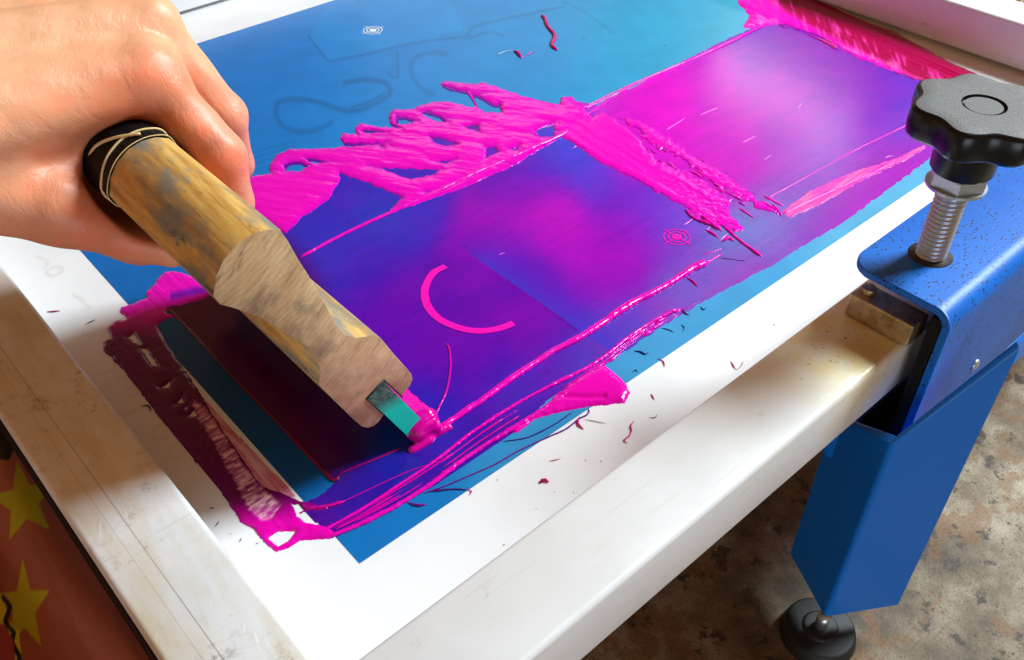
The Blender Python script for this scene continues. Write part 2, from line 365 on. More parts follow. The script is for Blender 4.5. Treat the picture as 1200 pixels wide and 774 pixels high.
# emulsion: fine grid so the ghost of an older stencil can be toned into it
th = -.00785614; ct, stt = math.cos(th), math.sin(th)
ew, eh = .580, .490
nx, ny = 600, 490
gx, gy = np.meshgrid(np.linspace(0, ew, nx+1), np.linspace(0, eh, ny+1), indexing='ij')
EX = ct*gx-stt*gy; EY = stt*gx+ct*gy
U, V = pj(np.stack([EX, EY, EX*0+.00012], -1))
base = shep(U, V, [(300, 80, 4, 114, 194), (200, 290, 4, 102, 178), (450, 630, 12, 112, 184), (450, 100, 6, 122, 196), (600, 60, 14, 128, 192), (750, 40, 40, 146, 188), (860, 10, 60, 154, 184), (800, 390, 66, 148, 198), (1080, 200, 84, 158, 196), (640, 500, 50, 140, 194), (240, 440, 2, 76, 138), (330, 530, 2, 80, 146)], 90)  # far and right-hand reflections and the squeegee's shade are painted into these blues
gh = np.zeros(U.shape)
def ghost(pl, w, k):
    global gh
    pl = resample(pl, 6) if len(pl) > 2 else pl; w = w*1.3
    gh = np.maximum(gh, k*np.clip(1.4-pld(U, V, pl)/w, 0, 1))
ghost([(323, 134), (325, 122), (338, 117), (365, 118), (385, 124), (405, 130), (425, 128), (448, 117), (458, 107), (450, 97), (430, 94), (405, 97)], 2.6, .5)
ghost([(323, 134), (330, 147), (350, 155), (372, 152), (388, 144)], 2.6, .4)
ghost([(412, 126), (432, 120), (450, 110)], 1.6, .5)
ghost([(362, 43), (384, 72)], 1.2, .45); ghost([(384, 72), (420, 66), (480, 52), (545, 42), (560, 30), (660, 8)], 1.3, .35)
ghost([(465, 60), (466, 92), (455, 86)], 1.3, .35); ghost([(522, 64), (505, 62), (484, 70), (483, 88), (492, 102), (508, 112)], 2.4, .32)
ghost([(535, 45), (552, 44), (572, 38), (590, 42)], 1.5, .3); ghost([(660, 2), (690, 18), (720, 40)], 1.5, .2)
for k in range(3): ghost([(300, 178+k*7), (322, 172+k*6), (345, 166+k*5)], 1.2, .25)
rct = psd(U, V, [(362, 43), (384, 72), (545, 36), (520, -20), (400, -20)])
light = np.clip(rct/2, 0, 1)*.10
base = base*(1-gh[..., None]*.28)+light[..., None]*np.array([10, 60, 40])
base = base*(1+.05*fbm(gx*60, gy*60, 5)[..., None])
I = np.arange(U.size).reshape(U.shape)
F = np.stack([I[:-1, :-1], I[1:, :-1], I[1:, 1:], I[:-1, 1:]], -1).reshape(-1, 4)
from_np('stencil', np.stack([EX, EY, EX*0+.00012], -1).reshape(-1, 3), F, m_emul, screen, cols=s2la(base.reshape(-1, 3)))
def flat_ring(mb, c, r0, r1, z, a0=0, a1=2*math.pi, n=48, col=(255, 255, 255)):
    V_ = []; F_ = []
    for i in range(n+1):
        a = a0+(a1-a0)*i/n
        for r in (r0, r1): V_.append((c[0]+r*math.cos(a), c[1]+r*math.sin(a), z))
    for i in range(n): F_.append((2*i, 2*i+1, 2*i+3, 2*i+2))
    mb.add(V_, F_, col)
def flat_line(mb, P, w, z, col=(255, 255, 255)):
    P = np.asarray(P, float)[:, :2]; T = np.gradient(P, axis=0); T /= np.linalg.norm(T, axis=1)[:, None]+1e-12; Nn = np.stack([-T[:, 1], T[:, 0]], 1)
    w = np.broadcast_to(w, (len(P),))[:, None]/2
    V_ = np.empty((2*len(P), 3)); V_[0::2, :2] = P-Nn*w; V_[1::2, :2] = P+Nn*w; V_[:, 2] = z
    mb.add(V_, [(2*i, 2*i+2, 2*i+3, 2*i+1) for i in range(len(P)-1)], col)
def regmark(q, s, m, z):
    c = up(q); mb = MB()
    flat_ring(mb, c, 0, .0028*s, z); flat_ring(mb, c, .0046*s, .0053*s, z+.00002); flat_ring(mb, c, .0072*s, .0079*s, z+.00002)
    for a in (.0, math.pi/2):
        d = np.array([math.cos(a), math.sin(a), 0])*.0105*s
        flat_line(mb, [c-d, c-d*.3, c+d*.3, c+d], .0006*s, z+.00004+a*.00001)
    return mb.build('registration_mark', m, screen)
tag(regmark((437, 36), 1.0, m_mark2, .00022), 'white registration target in the bare blue stencil')
tag(regmark((793, 279), 1.0, m_markp, .00062), 'pink registration target under the thin ink')
# faint printed letters seen through the mesh margin
gz = [.00006]
def gpl(pl, w):
    mb = MB(); gz[0] += 1e-7; flat_line(mb, resample(np.array([up(q) for q in pl])[:, :2], .001), w, gz[0]); mb.build('ghost_letter', m_mark, screen)
def gc(q, r, k=.55):
    mb = MB(); gz[0] += 1e-7; flat_ring(mb, up(q), r*k, r, gz[0]); mb.build('ghost_letter', m_mark, screen)
for q, r in (((154, 460), .0042), ((189, 507), .0052), ((209, 529), .005), ((103, 387), .0035), ((64, 318), .0052)): gc(q, r)
for q, r in (((128, 452), .0024), ((141, 443), .003)): gc(q, r, 0)
gpl([(115, 438), (127, 436), (137, 428)], .0028); gpl([(148, 486), (160, 480), (170, 477), (182, 480)], .0028)
gpl([(40, 300), (55, 306), (52, 316)], .0022); gpl([(85, 345), (96, 352), (106, 362)], .0022)
bm = bmesh.new(); bm_box(bm, -B_-W_-.0006, -B_-W_+.0002, -A_-W_, Y1, .005, .0325, .0002, 1); from_bm('rail_side_shade', bm, m_black, screen)  # black strip standing in for shade on the rail's outer side
# white tape end on the left rail
bm = bmesh.new(); bm_box(bm, -B_-W_+.0008, -B_-.0015, .224, .30, H_-.0002, H_+.0004, .0001, 1)
from_bm('tape', bm, m_tape, screen)

# ------------------------------------------------------------------ ink
MG_ = (240, 0, 176)
film_poly = [(186, 350), (215, 348), (248, 340), (300, 215), (350, 206), (430, 190), (480, 172), (500, 158), (540, 158), (560, 147), (600, 142), (650, 138), (668, 118), (700, 124), (740, 104), (800, 73), (895, 26), (925, 14), (1146, 92), (1120, 165), (1097, 180), (990, 259), (900, 313), (836, 347), (792, 372), (707, 428), (640, 470), (600, 507), (510, 568), (430, 612), (390, 631), (352, 592), (372, 584), (388, 572), (395, 566)]
FS = [(460, 360, 92, 0, 162), (540, 430, 92, 0, 160), (430, 310, 66, 20, 168), (400, 290, 48, 44, 180), (480, 262, 62, 34, 178), (600, 212, 100, 4, 168), (560, 290, 120, 0, 166), (520, 330, 98, 0, 162), (625, 240, 172, 0, 176), (675, 275, 176, 0, 176), (650, 258, 186, 0, 178), (590, 262, 150, 0, 170), (700, 310, 158, 0, 170), (725, 335, 146, 0, 166), (740, 290, 150, 0, 170), (790, 300, 124, 40, 172), (550, 400, 100, 0, 160), (630, 375, 122, 0, 160), (610, 330, 100, 0, 164),
      (640, 180, 58, 60, 195), (700, 215, 76, 50, 192), (760, 250, 96, 52, 192), (800, 272, 108, 70, 194), (680, 170, 60, 62, 200), (650, 395, 96, 10, 165), (570, 440, 78, 6, 165), (530, 480, 46, 24, 170), (620, 200, 84, 10, 172), (730, 255, 128, 10, 174),
      (740, 175, 206, 0, 184), (780, 130, 214, 0, 190), (720, 130, 206, 0, 186), (820, 190, 205, 0, 184), (850, 150, 186, 0, 178), (860, 205, 190, 0, 176), (840, 90, 190, 6, 184), (890, 60, 112, 6, 165), (940, 60, 124, 0, 160), (980, 90, 124, 0, 162), (1020, 120, 120, 4, 165), (900, 110, 176, 0, 176), (1060, 110, 96, 40, 172), (1060, 145, 105, 66, 182), (980, 165, 138, 44, 174), (930, 190, 150, 50, 178), (960, 205, 128, 84, 178), (920, 140, 160, 0, 172), (890, 235, 160, 60, 176),
      (1000, 225, 160, 44, 172), (1060, 185, 156, 36, 168), (940, 275, 152, 46, 170), (880, 310, 150, 50, 172), (880, 265, 84, 140, 190), (915, 262, 100, 120, 188), (850, 300, 104, 112, 186), (840, 330, 140, 60, 176),
      (520, 520, 34, 40, 168), (600, 470, 52, 54, 176), (680, 420, 66, 66, 182), (740, 380, 84, 84, 186), (800, 340, 100, 104, 190), (450, 545, 22, 34, 158), (420, 580, 24, 30, 152), (650, 452, 96, 20, 168), (560, 505, 74, 8, 156), (500, 557, 66, 8, 152), (440, 592, 62, 6, 148), (720, 412, 130, 30, 170), (390, 615, 80, 6, 146), (780, 370, 146, 44, 172), (600, 488, 84, 6, 160),
      (250, 400, 86, 0, 80), (330, 470, 86, 0, 80), (400, 530, 90, 0, 92), (300, 380, 86, 0, 84), (390, 470, 84, 0, 92), (330, 330, 80, 0, 100), (410, 240, 60, 20, 175), (440, 245, 30, 70, 180), (380, 265, 50, 40, 180), (450, 215, 60, 20, 175)]  # squeegee shadow put into the maroon samples
XS = float(up((612, 340))[0])*1000; YS0 = float(up((543, 290))[1])*1000
def f_film(U, V, X, Y):
    w = 1.5
    U2 = U+w*fbm(X/5, Y/5, 3); V2 = V+w*fbm(X/5, Y/5, 9)
    sd = psd(U2, V2, film_poly)
    h = np.where(sd > 0, .03+.16*(1-np.exp(-sd/8)), sd*.06)
    c = shep(U, V, FS, 34)
    # squeegee drag: faint lines along x and soft mottling
    dr = fbm(X/60, Y/1.6, 21, 4)
    c = c*(1+.055*dr[:, None])+np.array([14, 0, 3])*fbm(X/16, Y/12, 31, 4)[:, None]
    c = c*(1-.05*np.clip(fbm(X/3, Y/3, 71, 2)*3-.6, 0, 1)[:, None])
    # tone step where the older stencil block ends
    st_ = np.clip(1-pld(U, V, [(545, 290), (612, 340), (676, 388)])/3.2, 0, 1)
    c = c*(1-.10*st_[:, None])
    pb = (np.where(X > XS, np.exp(-np.abs(X-XS)/20), 0)*np.clip((YS0+8-Y)/25, 0, 1)*np.clip((U-500)/60, 0, 1))[:, None]*.8; c = c*(1-pb)+np.array([60., 52, 190])*pb
    return h, c
o = field('ink_film', (180, 10, 1150, 640), .0008, f_film, m_film)
tag(o, 'thin translucent purple ink film pulled across the blue stencil', 'ink')
# pink arc of open stencil
mb = MB(); arc = resample(np.array([up(q) for q in [(522, 313), (507, 322), (498, 341), (501.5, 360), (515, 375), (537, 385), (560, 389), (583, 386.5), (602, 380)]]), .0015)
flat_line(mb, arc, .0042*(1+.09*fbm(np.arange(len(arc))*.7, np.zeros(len(arc)), 3, 3)), .00063)
o = mb.build('open_arc', m_markp, screen); tag(o, 'pink open arc in the stencil')

smear = [(290, 209), (317.5, 204), (316.5, 193), (324, 182), (339.5, 175.6), (366, 175.6), (397, 173.5), (430, 171), (455, 168), (430, 169), (403, 168.5), (399, 163), (403, 157), (418, 158.5), (416, 151), (422, 145.5), (440.5, 149), (470, 151), (457, 145), (456, 133), (462.5, 128.4), (482, 129.5), (489, 126), (504, 121), (524, 119), (552, 127), (558, 126), (548, 109), (528, 104), (517, 100), (521.7, 95.5), (537, 97), (554.6, 99.8), (568, 97.6), (585.4, 104), (611.7, 113), (633.7, 119.5), (657.8, 122.8), (659, 114), (668, 114), (684, 124), (690, 140), (660, 160), (600, 196), (540, 222), (480, 243), (452, 253), (471, 232), (432, 215.5), (397, 203), (398, 211), (385, 235), (354, 256), (335, 275), (290, 245)]
holes = [[(332, 195), (337, 190), (352, 190), (363, 195), (351, 203), (333, 202)], [(355, 186.6), (366, 185), (385.6, 191), (372, 194), (363.7, 191)], [(418.6, 154.8), (427, 151.5), (445, 153.7), (455, 156.5), (432, 157.6)], [(439, 171), (451.5, 169), (449, 173.8)], [(464.6, 137), (474, 137), (489, 142.7), (475, 148), (462.5, 147)], [(491, 131.6), (499.8, 130.5), (515, 136), (526, 144.8), (510.7, 143.7), (497.6, 137)],
         [(551, 110.7), (561, 113), (578.8, 122.8), (586.5, 122.8), (587.6, 133.8), (567.8, 132.7), (559, 127)], [(626, 154.6), (642.5, 146), (650, 146), (649, 161), (633.7, 162)], [(502, 160), (519.5, 162), (537, 170), (524, 173), (508.5, 169)], [(431, 196.5), (467, 197.5), (517, 199), (509, 206), (480, 212), (468, 208), (450, 200)], [(552.5, 146), (562, 148), (561, 155.7), (543.7, 150)], [(570, 174), (579, 172), (585, 179), (568, 187.6)], [(595, 176), (608, 172), (606, 178)], [(504, 190), (534, 188), (524, 193)], [(497, 226), (525, 218), (545, 210), (520, 224), (500, 230)]]
def f_smear(U, V, X, Y):
    U2 = U+2.2*fbm(X/3, Y/3, 3, 5); V2 = V+1.6*fbm(X/3, Y/3, 9, 5)
    sd = psd(U2, V2, smear)
    for hl in holes: sd = np.minimum(sd, -psd(U2, V2, hl)+.8)
    # soft fade where the smear thins into the purple film
    fl = fbm((U*.97+V*.2)/44, (V-U*.12)/6., 12, 4)
    h = rise(sd, .95, 4.)+np.where(sd > 0, np.clip(sd/5, 0, 1)*(.55*fl+.10*fbm(X/5, Y/5, 44, 2)), 0)
    h = np.where(sd > 0, np.maximum(h, .06)+.35, h)
    c = np.tile(np.array([234., 0, 184]), (len(U), 1))
    k = np.clip(-fl*2.0-.35, 0, 1)[:, None]*np.clip((U-500)/60, 0, 1)[:, None]*.6
    tn = (np.clip(1-(h-.45)/.75, 0, 1)**1.4*np.clip(.9*fbm(X/14, Y/9, 101, 3)+.55, 0, 1))[:, None]*.85
    c = c*(1-tn)+np.array([168., 0, 170])*tn
    c = c*(1-k)+np.array([140., 0, 165])*k
    fade = np.clip(1-psd(U, V, [(290, 200), (390, 200), (372, 240), (340, 290), (290, 290)])/30, 0, 1)
    return h, c
def f_fringe(U, V, X, Y):
    U2 = U-1.5+1.2*fbm(X/3, Y/3, 3); V2 = V-2.6+1.2*fbm(X/3, Y/3, 9); sd = psd(U2, V2, smear)
    for hl in holes: sd = np.minimum(sd, -psd(U2, V2, hl)+1.2)
    return np.where(sd > 0, .12, sd*.1), np.tile(np.array([96., 0, 150]), (len(U), 1))
tag(field('ink_fringe', (285, 88, 700, 290), .0007, f_fringe, m_film), 'thin purple fringe of ink along the lower edges of the wavy smear', 'ink')
o = field('ink_smear', (285, 90, 695, 280), .0006, f_smear, m_ink)
tag(o, 'wavy bright pink ink smear with finger-like loops left of the squeegee track', 'ink')

cross_a = [(648, 150), (655, 126), (659, 113.6), (667, 115), (683, 131), (694, 138), (705, 132.5), (718.7, 139), (735, 151.5), (748.5, 161), (759, 178.7), (781, 195), (808, 203), (830, 219), (856, 234), (852, 246), (866, 262), (872, 270), (862, 275), (848, 268), (836, 265), (820, 257), (803, 246.5), (778, 231.5), (748.5, 214), (705, 192), (672.5, 170.5), (659, 162)]
cross_b = [(718, 139), (748, 141), (781, 159.7), (803, 176), (841, 200), (879, 225), (890, 236), (914, 248), (912, 253), (894, 247), (857, 229), (816, 203), (792, 184), (762, 171), (742, 155)]
def f_cross(U, V, X, Y):
    U2 = U+2.6*fbm(X/4, Y/4, 3); V2 = V+2.2*fbm(X/3, Y/3, 9)
    sa = psd(U2, V2, cross_a); sb = psd(U2, V2, cross_b); sd = np.maximum(sa, sb)
    for hl in ([(722, 141), (731, 140), (736, 150), (728, 147)], [(738, 151), (746, 152), (755, 160), (744, 158)]): sd = np.minimum(sd, -psd(U2, V2, hl))
    rag = fbm((U+V*1.3)/5, (V-U*.68)/30, 77, 4)
    sd = sd+np.where(U > 740, 5.5*rag*np.clip((U-740)/40, 0, 1)-.6, 0)
    al = (V-U*.62)
    st_ = fbm((U+V*.6)/60, al/6.0, 12, 3); pit = fbm(X/2.2, Y/2.2, 61, 3)
    br = np.clip((U-780)/60, 0, 1)
    h = rise(sd, .7, 2.5)+np.where(sd > 0, np.clip(sd/4, 0, 1)*(.34*st_+(.06+.55*br)*pit), 0)
    h = np.where(sd > 0, np.maximum(h, .02)+.33, h)
    c = np.tile(np.array([234., 0, 182]), (len(U), 1)); k = (np.clip(-pit*1.5, 0, .5)*br)[:, None]; tn = (np.clip(1-(h-.4)/.6, 0, 1)**1.3*np.clip(.9*st_+.5+.4*br, 0, 1))[:, None]*.9; c = c*(1-tn)+np.array([172., 0, 172])*tn; c = c*(1-k)+np.array([190., 60, 180])*k
    return h, c
o = field('ink_smear', (640, 105, 925, 300), .0006, f_cross, m_ink)
tag(o, 'pink ink band crossing the purple track at right angles, with bubbles along it', 'ink')

bank = [(864, 3), (880, -20), (930, -40), (954, -2), (1008, 22.5), (1044, 36), (1110, 72), (1148, 89), (1180, 110), (1120, 130), (1080, 95), (1032, 79.5), (999, 66), (960, 42), (918, 28), (893, 32), (871, 33), (878, 18)]
def f_bank(U, V, X, Y):
    U2 = U+3.*fbm(X/7, Y/7, 3); V2 = V+1.5*fbm(X/5, Y/5, 9)
    sd = psd(U2, V2, bank)
    low = V-(.33*(U-900)+20+.0004*(U-900)**2)   # >0 towards the pulled side
    t = psd(U, V, [(954, -2), (1008, 22.5), (1044, 36), (1110, 72), (1148, 89), (1180, 110), (1160, 112), (1085, 78), (1000, 38), (930, 0), (930, -40)])
    comb = fbm((U-V*.3)/3.2, (V-U*.45)/14, 55, 3); ridg = fbm((U+V*.5)/90, (V-U*.46)/2.2, 15, 4)
    h = rise(sd, .8, 2.)+np.where(sd > 0, .5*comb*np.clip(-t/6, 0, 1)+.5*ridg, 0)+np.where(t > 0, np.clip(t/5, 0, 1)*.9, 0)
    h = np.where(sd > 0, np.maximum(h, .03)+.33, h)
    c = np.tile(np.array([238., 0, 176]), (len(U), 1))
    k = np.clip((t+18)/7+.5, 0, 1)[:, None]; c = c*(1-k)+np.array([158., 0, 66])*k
    k2 = (np.clip(comb*2, 0, .7)*np.clip(-t/5, 0, 1))[:, None]; c = c*(1-k2)+np.array([236., 70, 178])*k2
    return h, c
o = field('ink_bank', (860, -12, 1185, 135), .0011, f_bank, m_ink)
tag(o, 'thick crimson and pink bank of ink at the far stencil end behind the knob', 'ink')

lobe = [(600, 505), (628, 487), (652, 463), (680, 441), (700, 432), (708, 428), (720, 438), (731, 448), (738, 460), (731, 472.5), (713, 474), (690, 477), (662, 482), (628, 491), (605, 508)]
def f_lobe(U, V, X, Y):
    sd = psd(U+1.3*fbm(X/2.5, Y/2.5, 3), V+1.3*fbm(X/2.5, Y/2.5, 9), lobe)
    cr = np.exp(-(pld(U, V, [(655, 467), (690, 468), (708, 467)])/2.5)**2)
    h = rise(sd, 1.9, 4.)-1.2*cr*np.clip(sd/4, 0, 1)
    return np.where(sd > 0, np.maximum(h, .05)+.1, h), np.tile(np.array([232., 0, 172]), (len(U), 1))
o = field('ink_puddle', (590, 420, 745, 515), .0005, f_lobe, m_ink)
tag(o, 'smooth pink puddle lobe spilling from the stencil edge onto the white mesh', 'ink')

near_bank = [(194, 318.6), (207, 319.6), (231.7, 328), (246, 339), (249, 346), (232, 354), (211, 359), (198.6, 360), (194, 366), (205, 372), (192, 374), (183, 383), (205, 418), (228, 452), (258, 500), (285, 540), (308, 572), (330, 578), (352, 588), (362, 590), (385, 594), (384, 598), (356, 600), (345, 604), (356, 612), (382, 618), (394, 626), (388, 631), (353, 633.5), (338, 642), (325, 646.5), (313.7, 639), (299, 622), (283, 612), (268, 588), (258, 574), (225, 535), (197, 501), (171, 468), (145, 434), (122, 410), (122, 402), (130, 397), (126, 386), (134, 378), (147, 376), (150, 372), (140.7, 366), (142, 361), (157, 355.8), (173, 350), (171, 344), (180, 334)]
dh = [[(149, 397), (157, 390), (166, 406), (157, 403)], [(164, 408), (171, 408), (186, 430), (178, 429)], [(188, 455), (202, 444), (198, 455)], [(206, 474), (214, 465), (216, 473)], [(216, 478), (221, 475), (219, 482)], [(219, 488), (229, 480), (230, 488)],
      [(314, 632), (325, 623), (348, 623), (338, 634), (326, 642)], [(342, 592), (350, 590), (358, 598), (346, 604)]]
thinp = [(225, 470), (240, 478), (262, 510), (290, 552), (315, 580), (330, 592), (318, 612), (306, 612), (290, 596), (272, 560), (250, 520), (232, 492)]
def f_near_bank(U, V, X, Y):
    U2 = U+1.7*fbm(X/4, Y/4, 3); V2 = V+1.7*fbm(X/4, Y/4, 9)
    sd = psd(U2, V2, near_bank)
    for hl in dh: sd = np.minimum(sd, -psd(U2, V2, hl))
    comb = fbm(X/9, Y/1.5, 5, 3)
    tp = psd(U+5*comb, V, thinp)
    k = np.clip(tp/4+.5, 0, 1)
    ri = fbm(X/1.8, Y/30, 8, 3)
    h = rise(sd, 1.0, 3)*(1-.75*k)+np.where(sd > 0, (.35*ri+.2*fbm(X/3, Y/3, 19, 3))*(1-k)+.05*ri*k, 0)
    h = np.where(sd > 0, np.maximum(h, .02)+.2, h)
    c = np.tile(np.array([104., 0, 88]), (len(U), 1))  # squeegee shadow painted in as dark maroon between the pink ends
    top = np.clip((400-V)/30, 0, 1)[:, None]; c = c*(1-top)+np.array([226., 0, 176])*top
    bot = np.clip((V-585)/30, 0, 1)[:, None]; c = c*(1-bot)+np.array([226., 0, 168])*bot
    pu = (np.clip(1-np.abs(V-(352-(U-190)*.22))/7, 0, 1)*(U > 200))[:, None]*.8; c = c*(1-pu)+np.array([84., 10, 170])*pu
    kk = (k*np.clip(.66+.9*fbm(X/3.5, Y/1.1, 88, 3), 0, 1))[:, None]
    c = c*(1-kk)+np.array([246., 196, 206])*kk
    return h, c
o = field('ink_bank', (118, 312, 396, 650), .0005, f_near_bank, m_ink)
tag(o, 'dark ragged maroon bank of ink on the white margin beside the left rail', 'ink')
# thin pink stain over the white margin between bank and stencil
stain = [(150, 362), (170, 372), (192, 404), (230, 450), (262, 488), (300, 528), (330, 560), (352, 583), (335, 584), (312, 580), (285, 545), (258, 505), (228, 458), (200, 420), (178, 388)]
stain2 = [(222, 462), (240, 470), (275, 508), (318, 552), (346, 582), (330, 582), (308, 574), (285, 545), (250, 500)]
def f_stain(U, V, X, Y):
    sd = psd(U+1.5*fbm(X/4, Y/4, 3), V, stain2)
    h = np.where(sd > 0, .12, sd*.2)
    s_ = fbm(X/1.2, Y/12, 5, 3)
    k = np.clip(.55+.9*s_, .1, 1)[:, None]
    c = np.array([236., 205, 215])*(1-k)+np.array([206., 88, 130])*k
    return h, c
o = field('ink_stain', (215, 455, 350, 590), .0006, f_stain, m_film)
tag(o, 'thin streaky pink stain beside the stencil edge, right of the maroon bank', 'ink')

def wp(pl, z=0.0): return np.array([up(q) for q in pl])+np.array([0, 0, z])
def strand(name, pls, label, group=None, jit=.12, cat='ink', mat_=None):
    mb = MB()
    for k, (pl, r, col) in enumerate(pls):
        P = resample(wp(pl), .0009 if r < .0012 else .0012); n = len(P); t = np.linspace(0, 1, n)
        rng = np.random.RandomState(k+len(pl)*7)
        rr = r*(1+.26*(vn(t*n/22, t*0, k)*2-1)+.08*(vn(t*n/5, t*0, k+9)*2-1))
        tap = np.minimum(1, np.minimum(t, 1-t)*n/4+.25); rr = rr*tap
        P[:, 2] = .0003+rr*.35
        P[:, :2] += rng.uniform(-1, 1, (n, 2))*r*.08
        V_, F_ = tube_np(P, rr, 10 if r > .001 else 7, .8, jit, k); mb.add(V_, F_, col)
    o = mb.build(name, mat_ or m_ink); tag(o, label, cat, group); return o
PK = (230, 0, 176)
strand('ink_ridge', [([(352, 303), (400, 277), (443, 257), (500, 231), (560, 203), (610, 181), (655, 161), (668, 152)], .00135, PK), ([(470, 243), (520, 219), (580, 190), (640, 163)], .0006, PK)], 'long thin pink ridge of ink along the left edge of the purple track')
strand('ink_ridge', [([(684, 129), (720, 112), (760, 92), (800, 75), (850, 53), (896, 30)], .0011, PK), ([(650, 160), (668, 146), (690, 134), (715, 118)], .0006, PK), ([(640, 151), (664, 137), (690, 124), (730, 104), (790, 78)], .0005, PK)], 'thin pink ridge of ink continuing along the far left edge of the track')
strand('ink_ridge', [([(512, 506), (537, 489), (565, 470), (594, 449), (622, 430), (650, 412), (676, 399), (700, 384), (722, 369), (744, 355), (766, 344), (788, 331.5), (810, 317.5), (830, 308)], .0021, PK), ([(810, 318), (830, 308), (846, 298)], .0006, PK)], 'fat glossy pink ridge of ink along the right edge of the purple track', jit=.10)
strand('ink_thread', [([(521.7, 403), (526, 408), (528, 424), (527, 440), (523, 460), (514, 480), (509.5, 492), (508, 502), (513, 507)], .0007, (205, 0, 160))], 'fine curling pink thread of ink standing off the near end of the fat ridge')
# streaked outer band
up_line = np.array([(375, 626), (400, 611), (423, 598), (456, 576), (493, 552), (521, 532.5), (551, 510), (580, 491), (608, 474), (639, 457), (679, 437), (707, 421), (722, 407), (740, 393), (766, 376), (788, 366), (801, 360), (832, 343)], float)
lo_line = np.array([(385, 630), (410, 620), (430, 611), (462, 595), (488, 580), (510, 566), (543, 541), (575, 520), (608, 500), (636, 482), (672, 456), (700, 433), (714, 425), (732, 411), (750, 398), (775, 384), (790, 373), (802, 364), (812, 360), (838, 346)], float)
def along(Ln, t):
    s = np.r_[0, np.cumsum(np.linalg.norm(np.diff(Ln, axis=0), axis=1))]; s /= s[-1]
    return np.array([np.interp(t, s, Ln[:, k]) for k in (0, 1)]).T
rng = np.random.RandomState(4); pls = []
def between(f, t0, t1, n=14):
    t = np.linspace(t0, t1, n); a = along(up_line, t); b = along(lo_line, t); ff = f+.05*np.sin(t*9+f*20)
    return (a*(1-ff)[:, None]+b*ff[:, None]).tolist()
pls.append((between(0, 0, .92, 22), .0009, PK)); pls.append((between(1., 0, .62, 22), .0011, PK)); pls.append((between(.97, .03, .4, 14), .0008, (215, 0, 165)))
for k in range(26):
    f = rng.uniform(.05, .97); t0 = rng.uniform(.0, .8); t1 = min(.97, t0+rng.uniform(.04, .22))
    pls.append((between(f, t0, t1, 8), rng.uniform(.00018, .0005), (rng.randint(170, 235), 0, rng.randint(150, 185))))
for k in range(16):
    f = rng.uniform(.0, 1); t0 = rng.uniform(.66, .92); t1 = t0+rng.uniform(.02, .06)
    pls.append((between(f, t0, t1, 5), rng.uniform(.0004, .0009), PK))
strand('ink_streaks', pls, 'band of fine purple and pink streaks of ink outside the fat ridge', jit=.25)
# blue-side threads, near track front line, cross spatter
strand('ink_thread', [([(380, 592), (400, 589), (440, 571), (480, 553), (520, 540)], .00035, (190, 0, 150)), ([(352, 590), (362, 596), (385, 594), (405, 588)], .0008, (205, 0, 150))], 'hair-thin pink thread crossing the dark blue ink in front of the squeegee')
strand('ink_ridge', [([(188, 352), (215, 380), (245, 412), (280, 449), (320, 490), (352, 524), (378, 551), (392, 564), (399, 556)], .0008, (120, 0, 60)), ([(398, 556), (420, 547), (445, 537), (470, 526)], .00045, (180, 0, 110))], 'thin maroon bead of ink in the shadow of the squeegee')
strand('ink_ridge', [([(186, 360), (200, 357), (216, 353), (236, 348), (250, 342)], .0006, (170, 0, 130))], 'short purple ink bead under the thumb')
strand('ink_threads', [([(497, 579), (520, 571), (548, 559), (580, 545), (608, 529), (640, 514), (664, 503), (678, 492), (689, 486), (690, 479)], .0004, (110, 10, 140)), ([(589, 518), (605, 516), (622, 512), (650, 498), (673, 482)], .0003, (60, 30, 140)), ([(478, 590), (490, 593), (500, 592)], .0007, (110, 0, 140)), ([(505, 577), (530, 574), (549, 575)], .0004, (70, 20, 130)), ([(548, 574), (553, 577), (550, 581)], .0004, PK), ([(679, 489), (677, 497), (684, 504)], .0006, (205, 0, 120)), ([(684, 492), (700, 495), (711, 497)], .0002, (120, 90, 110))], 'dark purple threads of ink trailing over the stencil edge onto white mesh', cat='ink')
strand('ink_line', [([(900, 233), (940, 211), (1000, 178), (1068, 145)], .00045, (238, 40, 180))], 'hair-thin straight pink line of ink left of the knob')
def f_salm(U, V, X, Y):
    sd = psd(U+2*fbm(X/5, Y/5, 3), V+1.6*fbm(X/5, Y/3, 9), [(916, 249), (950, 224), (1000, 202), (1050, 186), (1084, 170), (1086, 175), (1050, 194), (1005, 215), (970, 236), (925, 257)])
    s_ = fbm(X/16, Y/1.2, 5, 4)
    h = rise(sd, .2, 4)*.5+np.where(sd > 0, .12*s_+.28, -.3)
    k = np.clip(.5+s_, 0, 1)[:, None]
    return h, np.array([240., 40, 170])*(1-k)+np.array([246., 110, 170])*k
o = field('ink_streak', (905, 160, 1095, 265), .0009, f_salm, m_ink)
tag(o, 'salmon pink streak of ink pointing at the knob from the crossing band', 'ink')
strand('ink_ridge', [([(917, 252), (950, 236), (985, 220), (1030, 200), (1065, 184), (1086, 174)], .0008, PK)], 'thin pink ridge under the salmon streak left of the knob')
strand('ink_splash', [([(838, 258), (850, 268), (862, 279), (876, 290), (893, 302)], .0011, PK), ([(803, 246), (812, 256), (826, 262), (838, 266)], .0011, PK), ([(820, 252), (834, 264), (846, 272)], .0014, PK)], 'knotted pink splash of ink at the right end of the crossing band', jit=.3)
gs = 'loose pink ink scraps beside the crossing band'
